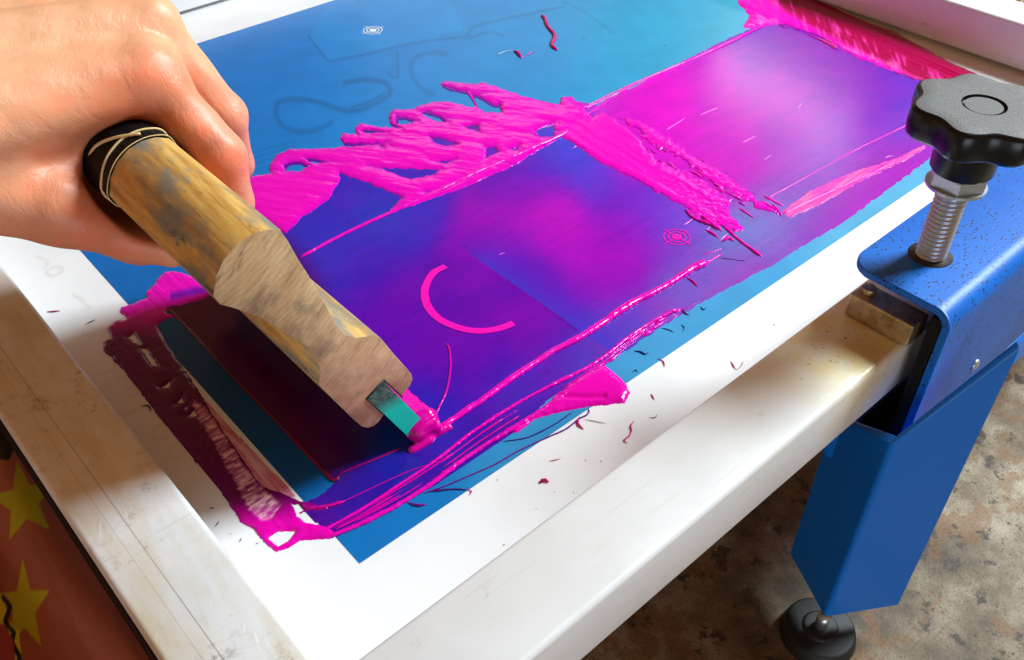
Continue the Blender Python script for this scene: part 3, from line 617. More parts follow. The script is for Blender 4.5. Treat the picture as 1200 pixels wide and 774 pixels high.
for pl, r_, c_ in (([(826, 270), (834, 274), (842, 280)], .0012, PK), ([(846, 284), (854, 280), (860, 284)], .0016, PK), ([(865, 244), (875, 251), (884, 257)], .0008, PK), ([(890, 236), (902, 243), (914, 249)], .0012, PK), ([(905, 240), (912, 248), (916, 255)], .001, PK), ([(824, 300), (836, 296), (846, 292)], .0005, PK), ([(842, 303), (858, 305), (875, 307)], .0005, (120, 40, 140)), ([(804, 326), (812, 331), (818, 338)], .0009, (190, 0, 140)), ([(798, 362), (803, 368), (808, 370)], .0007, (120, 10, 110))):
    strand('ink_scrap', [(pl, r_, c_)], 'short loose scrap of ink near the right end of the crossing band', gs)
# registration-side squiggles on the far blue stencil
strand('ink_squiggle', [([(635, 18), (639, 24), (642, 32), (649, 40), (650, 46), (647, 54), (653, 60)], .0017, (200, 0, 120))], 'crimson wavy drip of ink standing alone on the blue stencil')
strand('ink_squiggle', [([(602, 60), (607, 63), (611, 69)], .0016, (190, 0, 120)), ([(612, 69), (620, 64), (627, 61)], .0006, (170, 60, 150)), ([(582, 65), (592, 61), (600, 60)], .0004, (170, 200, 220))], 'short crooked crimson drip of ink left of the wavy one')
strand('ink_blob', [([(632.5, 567), (635, 564), (639, 563.5), (643, 566)], .0019, (190, 0, 110))], 'small crimson blob of ink alone on the white mesh near the front rail', jit=.2)
gd = 'pale thin dashes of ink on the purple film'
for pl in ([(820, 136), (831, 131), (842, 127)], [(781, 153), (792, 146), (803, 139)], [(705, 192), (726, 182), (748, 172)], [(670, 175), (674, 173), (678, 171)], [(800, 265), (807, 261), (813, 256)], [(826, 272), (831, 268), (835, 265)], [(843, 283), (849, 278), (854, 273)], [(895, 188), (900, 185), (905, 182)], [(935, 128), (938, 124), (940, 121)], [(1036, 186), (1042, 184), (1048, 184)], [(870, 168), (880, 163), (886, 160)], [(584, 300), (588, 298), (592, 297)]):
    strand('ink_dash', [(pl, .0004, (250, 120, 215))], 'pale pink hair-thin dash of ink on the purple film', gd)
rngh = np.random.RandomState(11); hp = []
for k in range(34):
    t = rngh.uniform(.02, .98); a_ = np.array([745., 162])*(1-t)+np.array([905., 246])*t; ln = rngh.uniform(6, 20); of_ = rngh.uniform(-14, 12)
    q0 = a_+np.array([-.45, .9])*of_; q1 = q0+np.array([.87, .5])*ln*(.6+.8*t)
    hp.append(([tuple(q0), tuple((q0+q1)/2+rngh.uniform(-1, 1, 2)), tuple(q1)], rngh.uniform(.0003, .0008), (rngh.randint(214, 250), rngh.randint(0, 70), rngh.randint(170, 205))))
strand('ink_streaks', hp, 'loose comb of short wet pink streaks on the right half of the crossing band', jit=.3)
hp = []
for k in range(30):
    t = rngh.uniform(.0, .95); a_ = np.array([880., 12])*(1-t)+np.array([1075., 92])*t; q0 = a_+rngh.uniform(-6, 7)*np.array([-.3, 1]); d_ = np.array([.93, .37])*rngh.uniform(6, 26)
    hp.append(([tuple(q0), tuple(q0+d_*.5+rngh.uniform(-.8, .8, 2)), tuple(q0+d_)], rngh.uniform(.0003, .0008), (rngh.randint(200, 245), rngh.randint(0, 90), rngh.randint(130, 190))))
strand('ink_streaks', hp, 'fine wet streaks lying along the far bank of ink', jit=.3)
# small flecks: separate things
flecks = [([(743, 494), (739, 500), (740, 506), (737, 512), (731, 517), (736, 520)], .0005, (205, 30, 110)), ([(763, 462), (765, 466), (767, 469)], .0006, (190, 20, 100)), ([(760, 490), (768, 490), (770, 486)], .0003, (120, 100, 100)), ([(770, 421), (777, 424), (779, 431)], .0004, (190, 60, 110)), ([(856, 423), (861, 432), (864, 434)], .00035, (190, 60, 100)), ([(864, 434), (869, 429), (871, 424)], .0003, (190, 90, 110)),
          ([(743, 412), (750, 413), (756, 416), (760, 414)], .0006, (30, 40, 110)), ([(775, 385), (783, 387), (790, 390)], .0004, (30, 60, 120)), ([(798, 381), (802, 385), (800, 389)], .0004, (30, 60, 120)), ([(821, 360), (824, 364), (828, 361)], .0005, (50, 30, 110)), ([(741, 437), (745, 434), (747, 437)], .0004, (30, 40, 110)), ([(643, 541), (650, 540), (657, 538)], .0003, (170, 110, 90)),
          ([(55, 366), (62, 366), (71, 365)], .0006, (150, 20, 70)), ([(100, 381), (106, 378), (113, 375)], .0004, (80, 70, 70)), ([(166, 477), (173, 476), (177, 481), (175, 483)], .0005, (60, 20, 40)), ([(246, 597), (251, 596)], .0006, (50, 20, 20)), ([(252, 618), (257, 612)], .0005, (60, 20, 20)), ([(280, 582), (288, 578), (294, 573)], .0006, (50, 10, 30)), ([(296, 590), (303, 588)], .0005, (60, 10, 40)), ([(300, 600), (308, 597)], .0005, (60, 10, 40)), ([(281, 636), (283, 631)], .0004, (120, 40, 60)), ([(300, 638), (303, 637)], .0004, (100, 40, 60)), ([(270, 627), (271, 626)], .0004, (60, 20, 20))]
dots_ = [(687, 540), (705, 541), (584, 563), (650, 577), (628, 597), (591, 638), (673, 578), (503, 602), (772, 420), (908, 382), (863, 330), (841, 583), (727, 582), (775, 24), (780, 54), (545, 88), (560, 72), (724, 76), (752, 67), (685, 45)]
g_f = 'stray flecks of ink on the screen'
for k, (pl, r, col) in enumerate(flecks):
    strand('ink_fleck', [(pl, r, col)], 'tiny stray fleck of dried ink on the screen', g_f)
for k, q in enumerate(dots_):
    c_ = up(q); r = random.uniform(.0003, .0006)
    c2 = q[0]+4*random.random()-2, q[1]+3*random.random()-1.5
    strand('ink_fleck', [([q, ((q[0]+c2[0])/2, (q[1]+c2[1])/2), c2], r, random.choice([(60, 50, 60), (90, 40, 70), (40, 60, 100)]))], 'tiny stray fleck of dried ink on the screen', g_f)

# ------------------------------------------------------------------ implicit surfaces
def surface_nets(Fv, org, h):
    S = Fv < 0; nx, ny, nz = S.shape
    cnt = np.zeros((nx-1, ny-1, nz-1), np.float32); acc = [np.zeros_like(cnt) for _ in range(3)]
    cs = [(i, j, k) for i in (0, 1) for j in (0, 1) for k in (0, 1)]
    sl = lambda a, c: a[c[0]:a.shape[0]-1+c[0], c[1]:a.shape[1]-1+c[1], c[2]:a.shape[2]-1+c[2]]
    mn = np.ones(cnt.shape, bool); mx = np.zeros(cnt.shape, bool)
    for c in cs: s_ = sl(S, c); mn &= s_; mx |= s_
    act = mx & ~mn; ai = np.nonzero(act)
    F8 = {c: Fv[ai[0]+c[0], ai[1]+c[1], ai[2]+c[2]] for c in cs}
    n = len(ai[0]); P = np.zeros((n, 3)); w = np.zeros(n)
    for a in cs:
        for ax in range(3):
            if a[ax] == 0:
                b = list(a); b[ax] = 1; b = tuple(b); fa, fb = F8[a], F8[b]; m_ = (fa < 0) != (fb < 0)
                t = np.where(m_, fa/np.where(m_, fa-fb, 1), 0)
                for d in range(3):
                    P[:, d] += np.where(m_, a[d]+(t if d == ax else 0), 0)
                w += m_
    P /= w[:, None]; P += np.stack(ai, 1); P = P*h+np.array(org)
    idx = np.full(cnt.shape, -1, np.int64); idx[ai] = np.arange(n)
    Q = []
    for ax in range(3):
        s0 = [slice(None)]*3; s1 = [slice(None)]*3; s0[ax] = slice(0, -1); s1[ax] = slice(1, None)
        ch = S[tuple(s0)] != S[tuple(s1)]; o1, o2 = [d for d in range(3) if d != ax]
        e = np.stack(np.nonzero(ch), 1); e = e[(e[:, o1] > 0) & (e[:, o2] > 0) & (e[:, o1] < S.shape[o1]-1) & (e[:, o2] < S.shape[o2]-1)]
        ins = S[tuple(e.T)]
        def g_(d1, d2):
            f = e.copy(); f[:, o1] -= d1; f[:, o2] -= d2; return idx[tuple(f.T)]
        q = np.stack([g_(1, 1), g_(0, 1), g_(0, 0), g_(1, 0)], 1)
        flip = ~ins if ax != 1 else ins
        q[flip] = q[flip][:, ::-1]; Q.append(q)
    return P, np.vstack(Q)
def grid3(lo, hi, h):
    ax = [np.arange(lo[k], hi[k]+h, h) for k in range(3)]
    return np.meshgrid(*ax, indexing='ij')
def cone(G, a, b, ra, rb):
    a = np.asarray(a, float); b = np.asarray(b, float); e = b-a; X, Y, Z = G
    t = np.clip(((X-a[0])*e[0]+(Y-a[1])*e[1]+(Z-a[2])*e[2])/(e@e), 0, 1)
    return np.sqrt((X-a[0]-t*e[0])**2+(Y-a[1]-t*e[1])**2+(Z-a[2]-t*e[2])**2)-(ra+(rb-ra)*t)
def smin(a, b, k):
    h = np.clip(.5+.5*(b-a)/k, 0, 1); return b*(1-h)+a*h-k*h*(1-h)
def smax(a, b, k): return -smin(-a, -b, k)

# ------------------------------------------------------------------ squeegee (mm -> m)
YB, YE = .0375, .191
prof = [(-14.8, 124.4), (-12.3, 130.9), (-8.4, 135.9), (-2.9, 139.3), (3.0, 140.6), (8.3, 140.1), (13.0, 137.8), (15.2, 131.5), (17.5, 122.7), (20.0, 115.0), (22.9, 104.9), (25.4, 95.4), (27.5, 87.4), (30.4, 80.4), (34.5, 76.2), (39.4, 74.0), (43.0, 73.2), (46.0, 69.0), (51.8, 55.6), (56.7, 45.2), (58.6, 40.6), (58.9, 37.6), (57.2, 34.8), (52.0, 31.8), (44.3, 46.2), (35.6, 42.0), (42.6, 27.4), (39.6, 25.0), (36.6, 24.2), (33.7, 25.2), (31.4, 27.6), (28.7, 33.0), (23.4, 45.4), (17.0, 60.0), (15.8, 63.5), (17.2, 68.0), (17.4, 76.0), (14.0, 84.5), (8.2, 93.4), (-0.7, 106.6), (-8.9, 115.6), (-13.2, 119.6)]
sq = empty('squeegee', (.06, .114, 0), 'wooden squeegee with teal rubber blade leaning over the ink, gripped at its far end', 'squeegee')
def extrude_xz(P, y0, y1, bev=0):
    bm = bmesh.new(); vs = [bm.verts.new((x/1000, y0, z/1000)) for x, z in P]; f = bm.faces.new(vs)
    r = bmesh.ops.extrude_face_region(bm, geom=[f]); bmesh.ops.translate(bm, verts=[v for v in r['geom'] if isinstance(v, bmesh.types.BMVert)], vec=(0, y1-y0, 0))
    bmesh.ops.recalc_face_normals(bm, faces=bm.faces)
    if bev:
        es = [e for e in bm.edges if len(e.link_faces) == 2 and any(len(f.verts) > 8 for f in e.link_faces)]
        bmesh.ops.bevel(bm, geom=es, offset=bev, segments=2, affect='EDGES', profile=.5)
    return bm
bm = extrude_xz(prof, YB, YE, .0004)
for f in bm.faces:
    f.material_index = 1 if (abs(f.normal.y) > .9 and f.calc_center_median().y < .05) else 0
    f.smooth = abs(f.normal.y) < .3
handle = from_bm('handle', bm, [m_wood, m_end], sq, False)
handle.data.polygons.foreach_set('use_smooth', [abs(p.normal.y) < .3 for p in handle.data.polygons])
try:
    es = handle.data
    es.set_sharp_from_angle(angle=math.radians(23))
except Exception: pass
bulb = prof[:9]+[(20.6, 112.0), (10, 104), (2, 103.8), (-0.7, 106.6), (-8.9, 115.6), (-13.2, 119.6)]
cx, cz = 1.5, 123
sl_ = [(cx+(x-cx)*1.035, cz+(z-cz)*1.035) for x, z in bulb]
bm = extrude_xz(sl_, .1185, .1905)
from_bm('grip_black', bm, m_black, sq)  # near-black layer over the far part of the grip
mb = MB()
def loop_at(y, sc_, r, tilt=0.):
    P = [(cx/1000+(x-cx)*sc_/1000, y+tilt*(z-cz)/1000, cz/1000+(z-cz)*sc_/1000) for x, z in (bulb[12:]+bulb[:9])]
    P = resample(np.array(P), .0015); V_, F_ = tube_np(P, r, 8); mb.add(V_, F_, (222, 196, 140))
loop_at(.1184, 1.037, .00022, .02); loop_at(.1235, 1.04, .00050, .10)
P = resample(np.array([(-.0148, .142, .124), (-.010, .136, .135), (-.004, .128, .1405), (.004, .1215, .1420)]), .0015); V_, F_ = tube_np(P, .0006, 8); mb.add(V_, F_)
mb.build('cord_ring', m_cream, sq)
bl = [(44.4, 46.0), (35.8, 41.9), (55.2, 1.2), (57.0, .35), (62.4, .5), (64.6, 3.6)]
bm = extrude_xz(bl, YB-.0006, YE-.001, .0002)
from_bm('blade', bm, m_teal, sq)
mb = MB()
for seg in ([(35.2, 42.3), (44.5, 46.8)], [(44.6, 46.8), (52.4, 31.5)], [(35.2, 42.2), (42.6, 27.2)]):
    P = np.array([(seg[0][0]/1000, YB-.0003, seg[0][1]/1000), ((seg[0][0]+seg[1][0])/2000, YB-.0003, (seg[0][1]+seg[1][1])/2000), (seg[1][0]/1000, YB-.0003, seg[1][1]/1000)]); V_, F_ = tube_np(P, .00045, 6); mb.add(V_, F_)
mb.build('groove_edge', m_stain, sq)
# ink clinging to the blade end
h = .0006; G = grid3((.038, .022, -.004), (.088, .196, .022), h); G = [g_.astype(np.float32) for g_ in G]
D = cone(G, (.0605, .0395, .0075), (.0605, .192, .0055), .0053, .0045)
D = smin(D, cone(G, (.0575, .0375, .006), (.0655, .0385, .0088), .0048, .0042), .003)
D = smin(D, cone(G, (.0655, .0365, .006), (.067, .0345, .0035), .0034, .0022), .003)
D = smin(D, cone(G, (.061, .035, .0008), (.073, .0335, .0005), .0022, .0016), .002)
D = smin(D, cone(G, (.0665, .04, .004), (.0665, .19, .0045), .0048, .004), .003)
D = smin(D, cone(G, (.0525, .034, .0002), (.061, .033, .0006), .0022, .0022), .002)
wob = np.sin(G[1]*900)*.0002+np.sin(G[1]*2300+G[2]*900)*.00015; D = D+wob
D = smax(D, -(G[2]+.0012), .0005)
cut = (G[1]-(YB-.0026)); 
P_, Q_ = surface_nets(D, (.038, .022, -.004), h)
o = from_np('ink_bead', P_, Q_, m_ink, None, cols=np.tile(s2la(np.array([214., 0, 150])), (len(P_), 1)))
tag(o, 'thick pink roll of ink clinging to the teal blade end', 'ink')

# ------------------------------------------------------------------ hand
def mm(q, z): return up(q, z)
I0 = mm((172, 92), .151); I1 = mm((257, 182), .121); I2 = mm((270, 236), .098); I3 = I2+np.array([-.022, .006, -.004])
M0 = mm((176, 34), .162); M1 = mm((262, 137), .122); M2 = M1+(I2-I1)*1.05+np.array([.001, .004, -.002]); M3 = M2+(I3-I2)
dM = (M0-I0); R0 = M0+np.array([-.006, .019, -.003]); P0 = R0+np.array([-.010, .017, -.007])
R1 = M1+np.array([-.004, .019, -.002]); Pp1 = R1+np.array([-.011, .017, -.003]); R2 = R1+(M2-M1); P2 = Pp1+(M2-M1)*.8
W0 = np.array([-.098, .152, .160]); W1 = np.array([-.100, .192, .176]); F1 = np.array([-.40, .215, .20])
T0 = mm((-40, 205), .132); T1 = mm((74, 247), .113); T2 = mm((148, 272), .104); T3 = mm((200, 289), .097)
h = .0010; lo = (-.145, .045, .062); hi = (.085, .235, .198)
G = [g_.astype(np.float32) for g_ in grid3(lo, hi, h)]
def fing(a, b, c_, d, r):
    D = cone(G, a, b, r[0], r[1]); D = smin(D, cone(G, b, c_, r[1], r[2]), .003); D = smin(D, cone(G, c_, d, r[2], r[3]), .003); return D
fi = fing(I0, I1, I2, I3, (.0118, .0103, .0095, .0085)); fm = fing(M0, M1, M2, M3, (.0112, .0098, .0088, .0078))
fr = fing(R0, R1, R2, R2+(I3-I2), (.0108, .0092, .0084, .0075)); fp = fing(P0, Pp1, P2, P2+(I3-I2), (.0098, .0082, .0074, .0066))
fi = smin(fi, cone(G, I0+(I1-I0)*.05+np.array([0, 0, .001]), I0+(I1-I0)*.12, .0118, .0112), .006)
palm = cone(G, I0, W0, .0128, .0225)
for a, b, r in ((M0, (W0+W1)/2, .0122), (R0, W1, .0118), (P0, W1, .011)): palm = smin(palm, cone(G, a, b, r, .021), .010)
palm = smin(palm, cone(G, W1, W1+(F1-W1)*.2, .022, .023), .02); palm = smin(palm, cone(G, W0, W0+(F1-W1)*.2, .022, .022), .02)
th_ = cone(G, T0, T1, .021, .0138); th_ = smin(th_, cone(G, T1, T2, .0134, .0108), .005); th_ = smin(th_, cone(G, T2, T3, .0106, .0085), .004)
web = cone(G, mm((95, 160), .128), mm((20, 150), .138), .0125, .021)
web = smin(web, cone(G, mm((120, 235), .100), mm((168, 278), .094), .0125, .0115), .008)
web = smin(web, cone(G, mm((110, 128), .138), mm((90, 215), .118), .0110, .0120), .012)
D = smin(palm, fi, .007); D = smin(D, fm, .0035) ; D = smin(D, fr, .003); D = smin(D, fp, .003)
for a, b, r_ in ((I0, W0+np.array([0, 0, .012]), .0105), (M0, (W0+W1)/2+np.array([0, 0, .016]), .0105)):
    D = smin(D, cone(G, a+np.array([0, 0, .0030]), b, r_, .007), .004)
D = smin(D, web, .012); D = smin(D, th_, .010)
# knuckle bumps and hollows
D = smin(D, cone(G, I0+np.array([0, -.001, .0045]), I0+np.array([.001, -.001, .0045]), .0085, .0085), .005)
D = smin(D, cone(G, M0+np.array([0, 0, .004]), M0+np.array([.001, 0, .004]), .0088, .0088), .005)
D = smin(D, cone(G, T1+np.array([-.003, -.003, .006]), T1+np.array([-.002, -.003, .006]), .0088, .0088), .006)
hol = cone(G, mm((150, 118), .157), mm((120, 112), .160), .006, .005); D = smax(D, -hol, .009)
grip_sub = cone(G, (.0012, .0, .1215), (.0012, .131, .1215), .0196, .0196); D = smax(D, -grip_sub, .002)
pr = cone(G, (.0012, .0, .1225), (.0012, .2, .1225), .0158, .0158); D = smax(D, -pr, .001)
X_, Y_, Z_ = G
D = D+.00025*np.sin(X_*310+Y_*170)*np.sin(Y_*260+Z_*210)
P_, Q_ = surface_nets(D, lo, h)
# smooth the net a little
E_ = np.vstack([Q_[:, [0, 1]], Q_[:, [1, 2]], Q_[:, [2, 3]], Q_[:, [3, 0]]])
for it in range(3):
    S_ = np.zeros_like(P_); c_ = np.zeros(len(P_))
    for a_, b_ in ((0, 1), (1, 0)):
        for k in range(3): S_[:, k] += np.bincount(E_[:, a_], P_[E_[:, b_], k], len(P_))
        c_ += np.bincount(E_[:, a_], minlength=len(P_))
    P_ = P_*.5+.5*S_/np.maximum(c_, 1)[:, None]
base = np.tile(np.array([243., 178, 138]), (len(P_), 1))
def blush(p, r, col, k):
    global base
    w = (k*np.exp(-(np.linalg.norm(P_-p, axis=1)/r)**2))[:, None]; base = base*(1-w)+np.array(col, float)*w
for p in (I1, M1, R1): blush(p, .020, (228, 140, 118), .55)
for p in (I2, M2): blush(p, .016, (220, 122, 104), .6)
blush(I0+np.array([.006, -.008, -.002]), .012, (212, 110, 84), .55); blush(mm((140, 122), .15), .018, (206, 92, 58), .7); blush(mm((235, 205), .118), .014, (204, 76, 54), .7)
blush(T2, .03, (206, 116, 86), .7); blush(T1, .022, (216, 132, 98), .6); blush(mm((90, 190), .125), .022, (206, 112, 80), .6)
blush(mm((60, 60), .17), .03, (240, 190, 150), .5)
mot = fbm(P_[:, 0]*110, (P_[:, 1]+P_[:, 2])*110, 4, 5); base = base*(1+.08*mot[:, None])+np.array([8, -26, -24])*np.clip(mot, 0, 1)[:, None]
hand = empty('person', (-.1, .16, .06), 'bare left hand gripping the squeegee handle from above', 'person')
from_np('hand', P_, Q_, m_skin, hand, cols=s2la(base))

# ------------------------------------------------------------------ press: side channel, clamp, leg
press = empty('screen_press', (.3, -.105, -.166), 'blue steel press frame clamping the front rail, with black star knob and leg', 'press')
def channel():
    # profile in y,z (mm) : top flange tip -> bend -> web -> bend -> bottom flange tip ; outer then inner
    T = 3.6; yo, zt, zb, ro = -106.5, 62.5, -25.0, 9.0
    def path(off):
        r = ro-off; pts = [(-54.5, zt-off)]
        cy, cz_ = yo+ro, zt-ro
        for i in range(9): a = math.pi/2+i/8*math.pi/2; pts.append((cy+r*math.cos(a), cz_+r*math.sin(a)))
        cz_ = zb+ro
        for i in range(9): a = math.pi+i/8*math.pi/2; pts.append((cy+r*math.cos(a), cz_+r*math.sin(a)))
        pts.append((-78, zb+off)); return pts
    o_, i_ = path(0), path(T)
    x0, x1 = .236, .72; bm = bmesh.new(); n = len(o_)
    xs = [0, .0012, .0035, .0065, .0095, .012]
    def inset(x):  # rounded front corner of the top flange tip
        return 0
    rings = []
    stations = [x0, x0+.0005, x0+.002, x0+.004, x0+.0065, x0+.0095, x0+.012, x1]
    for x in stations:
        t = min(1, (x-x0)/.012); cut = 12*(1-math.sqrt(max(0, 1-(1-t)**2)))
        ro_, ri_ = [], []
        for k, (lst, outl) in enumerate(((o_, ro_), (i_, ri_))):
            for j, (y, z) in enumerate(lst):
                if j == 0: y = y-cut
                if j == n-1: y = y-min(cut, 9)
                outl.append(bm.verts.new((x, y/1000, z/1000)))
        rings.append((ro_, ri_))
    for a, b in zip(rings[:-1], rings[1:]):
        for j in range(n-1):
            bm.faces.new((a[0][j], a[0][j+1], b[0][j+1], b[0][j])); bm.faces.new((a[1][j+1], a[1][j], b[1][j], b[1][j+1]))
        bm.faces.new((a[1][0], a[0][0], b[0][0], b[1][0])); bm.faces.new((a[0][-1], a[1][-1], b[1][-1], b[0][-1]))
    for rg, fl in ((rings[0], 1), (rings[-1], 0)):
        for j in range(n-1):
            q = (rg[0][j], rg[1][j], rg[1][j+1], rg[0][j+1]); bm.faces.new(q if fl else q[::-1])
    bmesh.ops.recalc_face_normals(bm, faces=bm.faces)
    return bm
ch = from_bm('side_channel', channel(), m_blue, press, True)
ch.data.set_sharp_from_angle(angle=math.radians(35))
bv = ch.modifiers.new('bevel', 'BEVEL'); bv.width = .0005; bv.segments = 2; bv.limit_method = 'ANGLE'; bv.angle_limit = math.radians(50)
bm = bmesh.new(); bm_box(bm, .2364, .70, -.1027, -.0972, -.0205, .0570, .0012, 2); from_bm('channel_shade', bm, m_black, press)  # black plate added to darken the web's shaded inner face
bm = bmesh.new(); bm_box(bm, .2364, .70, -.0970, -.083, -.0212, -.0180, .0008, 2); from_bm('channel_shade', bm, m_black, press)  # same for the shade on the lower flange
HX, HY = .2678, -.077
# hole: dark collar just proud of the flange
bm = bmesh.new(); bm_cyl(bm, (HX, HY), .0098, .0098, .0620, .06265, 40); from_bm('hole', bm, m_dark, press, True)
bm = bmesh.new(); bm_box(bm, .2345, .248, -.0925, -.0605, .0364, .0484, .0008, 2); from_bm('clamp_pad', bm, m_pad, press)
bm = bmesh.new(); bm_cyl(bm, (.2415, -.0655), .0035, .0035, .0480, .0515, 20, .0008); from_bm('pad_stud', bm, m_pad, press, True)
# screw: helical thread
n = 26; turns = 24; z0, z1 = .045, .1005; Vt = []; Ft = []; rows = turns*8
for i in range(rows+1):
    for j in range(n):
        a = 2*math.pi*j/n; ph = (i/8-j/n) % 1; r = .0058+.0011*(1-abs(2*ph-1))
        Vt.append((HX+r*math.cos(a), HY+r*math.sin(a), z0+(z1-z0)*i/rows))
for i in range(rows):
    for j in range(n): Ft.append((i*n+j, i*n+(j+1) % n, (i+1)*n+(j+1) % n, (i+1)*n+j))
knob = None
bm = bmesh.new()
RK = .0268; zt, zb = .1375, .1240
ref = up((1089, 111), zt)[:2]-np.array([HX, HY]); a0 = math.atan2(ref[1], ref[0])
def lob(a, R_=RK, amp=.075, nl=7): return R_*(1-amp*math.cos(nl*(a-a0)))
NS = 168; rings = []
spec_ = [(.0, zt, 0), (.0105, zt, 0), (.0108, zt-.0004, 0), (.0112, zt-.0011, 0), (.0121, zt-.0011, 0), (.0124, zt-.0002, 0), (.0128, zt+.0001, 0)]
def ring(rf, z):
    return [bm.verts.new((HX+rf(2*math.pi*j/NS)*math.cos(2*math.pi*j/NS), HY+rf(2*math.pi*j/NS)*math.sin(2*math.pi*j/NS), z)) for j in range(NS)]
seq = [(lambda a: .0074, zt-.0006), (lambda a: .0077, zt-.0016), (lambda a: .0083, zt-.0016), (lambda a: .0088, zt-.0001), (lambda a: lob(a)*.6+.3*.0102, zt+.0002), (lambda a: lob(a)-.0016, zt), (lambda a: lob(a)-.0006, zt-.0004), (lambda a: lob(a), zt-.0018), (lambda a: lob(a)*1.01, (zt+zb)/2), (lambda a: lob(a)*.99, zb+.002), (lambda a: lob(a)-.0022, zb), (lambda a: .0175, zb-.0005), (lambda a: .0142, zb-.0022), (lambda a: .0132, zb-.005), (lambda a: .0130, .1085), (lambda a: .0122, .1075), (lambda a: .004, .1075)]
rgs = [ring(f, z) for f, z in seq]
ctr = bm.verts.new((HX, HY, zt-.0006))
for j in range(NS):
    f = bm.faces.new((ctr, rgs[0][j], rgs[0][(j+1) % NS])); f.material_index = 1
for k in range(len(rgs)-1):
    for j in range(NS):
        f = bm.faces.new((rgs[k][j], rgs[k+1][j], rgs[k+1][(j+1) % NS], rgs[k][(j+1) % NS])); f.material_index = 1 if (k < 5 and k not in (0, 1, 2)) else 0
bmesh.ops.recalc_face_normals(bm, faces=bm.faces)
knob = from_bm('star_knob', bm, [m_knob, m_knobt], press, True); knob.data.set_sharp_from_angle(angle=math.radians(45))
kl = Vector((HX, HY, .13))
from_np('screw', Vt, Ft, m_steel, knob)
bm = bmesh.new(); bm_cyl(bm, (HX, HY), .0120, .0120, .1005, .1073, 6, .0008); bm_cyl(bm, (HX, HY), .0126, .0126, .0997, .1009, 40); from_bm('nut', bm, m_steel, knob)
# leg: square post turned about 30 degrees, plus beam
zf = -.143
c0 = up((967, 723), zf); c1 = up((1052, 709), zf); c2 = up((926, 649), zf); c3 = c1+(c2-c0)
bm = bmesh.new()
d1 = Vector((c1-c0)).normalized(); d2 = Vector((c2-c0)).normalized(); T_ = .0032; v0 = Vector(c0); v1 = Vector(c1); v2 = Vector(c2)
out = [v1, v0, v2]; inn = [v1+d2*T_, v0+(d1+d2)*T_, v2+d1*T_]
tops = [.052, .0005, -.0265]
ring_ = out+inn[::-1]; tp = tops+tops[::-1]
bv_ = [bm.verts.new((p.x, p.y, zf)) for p in ring_]; tv_ = [bm.verts.new((p.x, p.y, z)) for p, z in zip(ring_, tp)]
for i in range(6):
    j = (i+1) % 6; bm.faces.new((bv_[i], bv_[j], tv_[j], tv_[i]))
for lo_, hi_ in ((0, 5), ):
    bm.faces.new((bv_[0], bv_[1], bv_[4], bv_[5])); bm.faces.new((bv_[1], bv_[2], bv_[3], bv_[4])); bm.faces.new((tv_[5], tv_[4], tv_[1], tv_[0])); bm.faces.new((tv_[4], tv_[3], tv_[2], tv_[1]))
bmesh.ops.recalc_face_normals(bm, faces=bm.faces)
bmesh.ops.bevel(bm, geom=[e for e in bm.edges if abs((e.verts[0].co-e.verts[1].co).z) > .05 and (e.verts[0].co.xy-v0.xy).length < .001], offset=.0028, segments=4, affect='EDGES', profile=.5)
leg = from_bm('leg', bm, m_leg, press)
bm = bmesh.new(); bm_box(bm, c1[0]-.02, .72, -.1060, -.070, -.052, -.0255, .003, 3); from_bm('beam', bm, m_leg, press)
fc = up((960, 738), -.160)
def foot(cx_, cy_, par, rr=.0215):
    bm = bmesh.new(); bm_cyl(bm, (cx_, cy_), rr, rr*.9, -.166, -.157, 48, .0015); bm_cyl(bm, (cx_, cy_), .011, .009, -.158, -.1555, 32, .0008)
    o = from_bm('foot', bm, m_rub, par, True); o.data.set_sharp_from_angle(angle=math.radians(45))
    bm = bmesh.new(); bm_cyl(bm, (cx_, cy_), .0036, .0036, -.1560, -.1440, 20); from_bm('bolt', bm, m_steel, par, True)
foot(fc[0], fc[1], leg)
bp = upy((1143, 428), -.1068)
bm = bmesh.new(); bmesh.ops.create_uvsphere(bm, u_segments=20, v_segments=12, radius=.0032); bmesh.ops.scale(bm, vec=(1, .5, 1), verts=bm.verts); bmesh.ops.translate(bm, vec=(bp[0], -.1066, max(bp[2], -.012)), verts=bm.verts); from_bm('rivet', bm, m_steel, press, True)

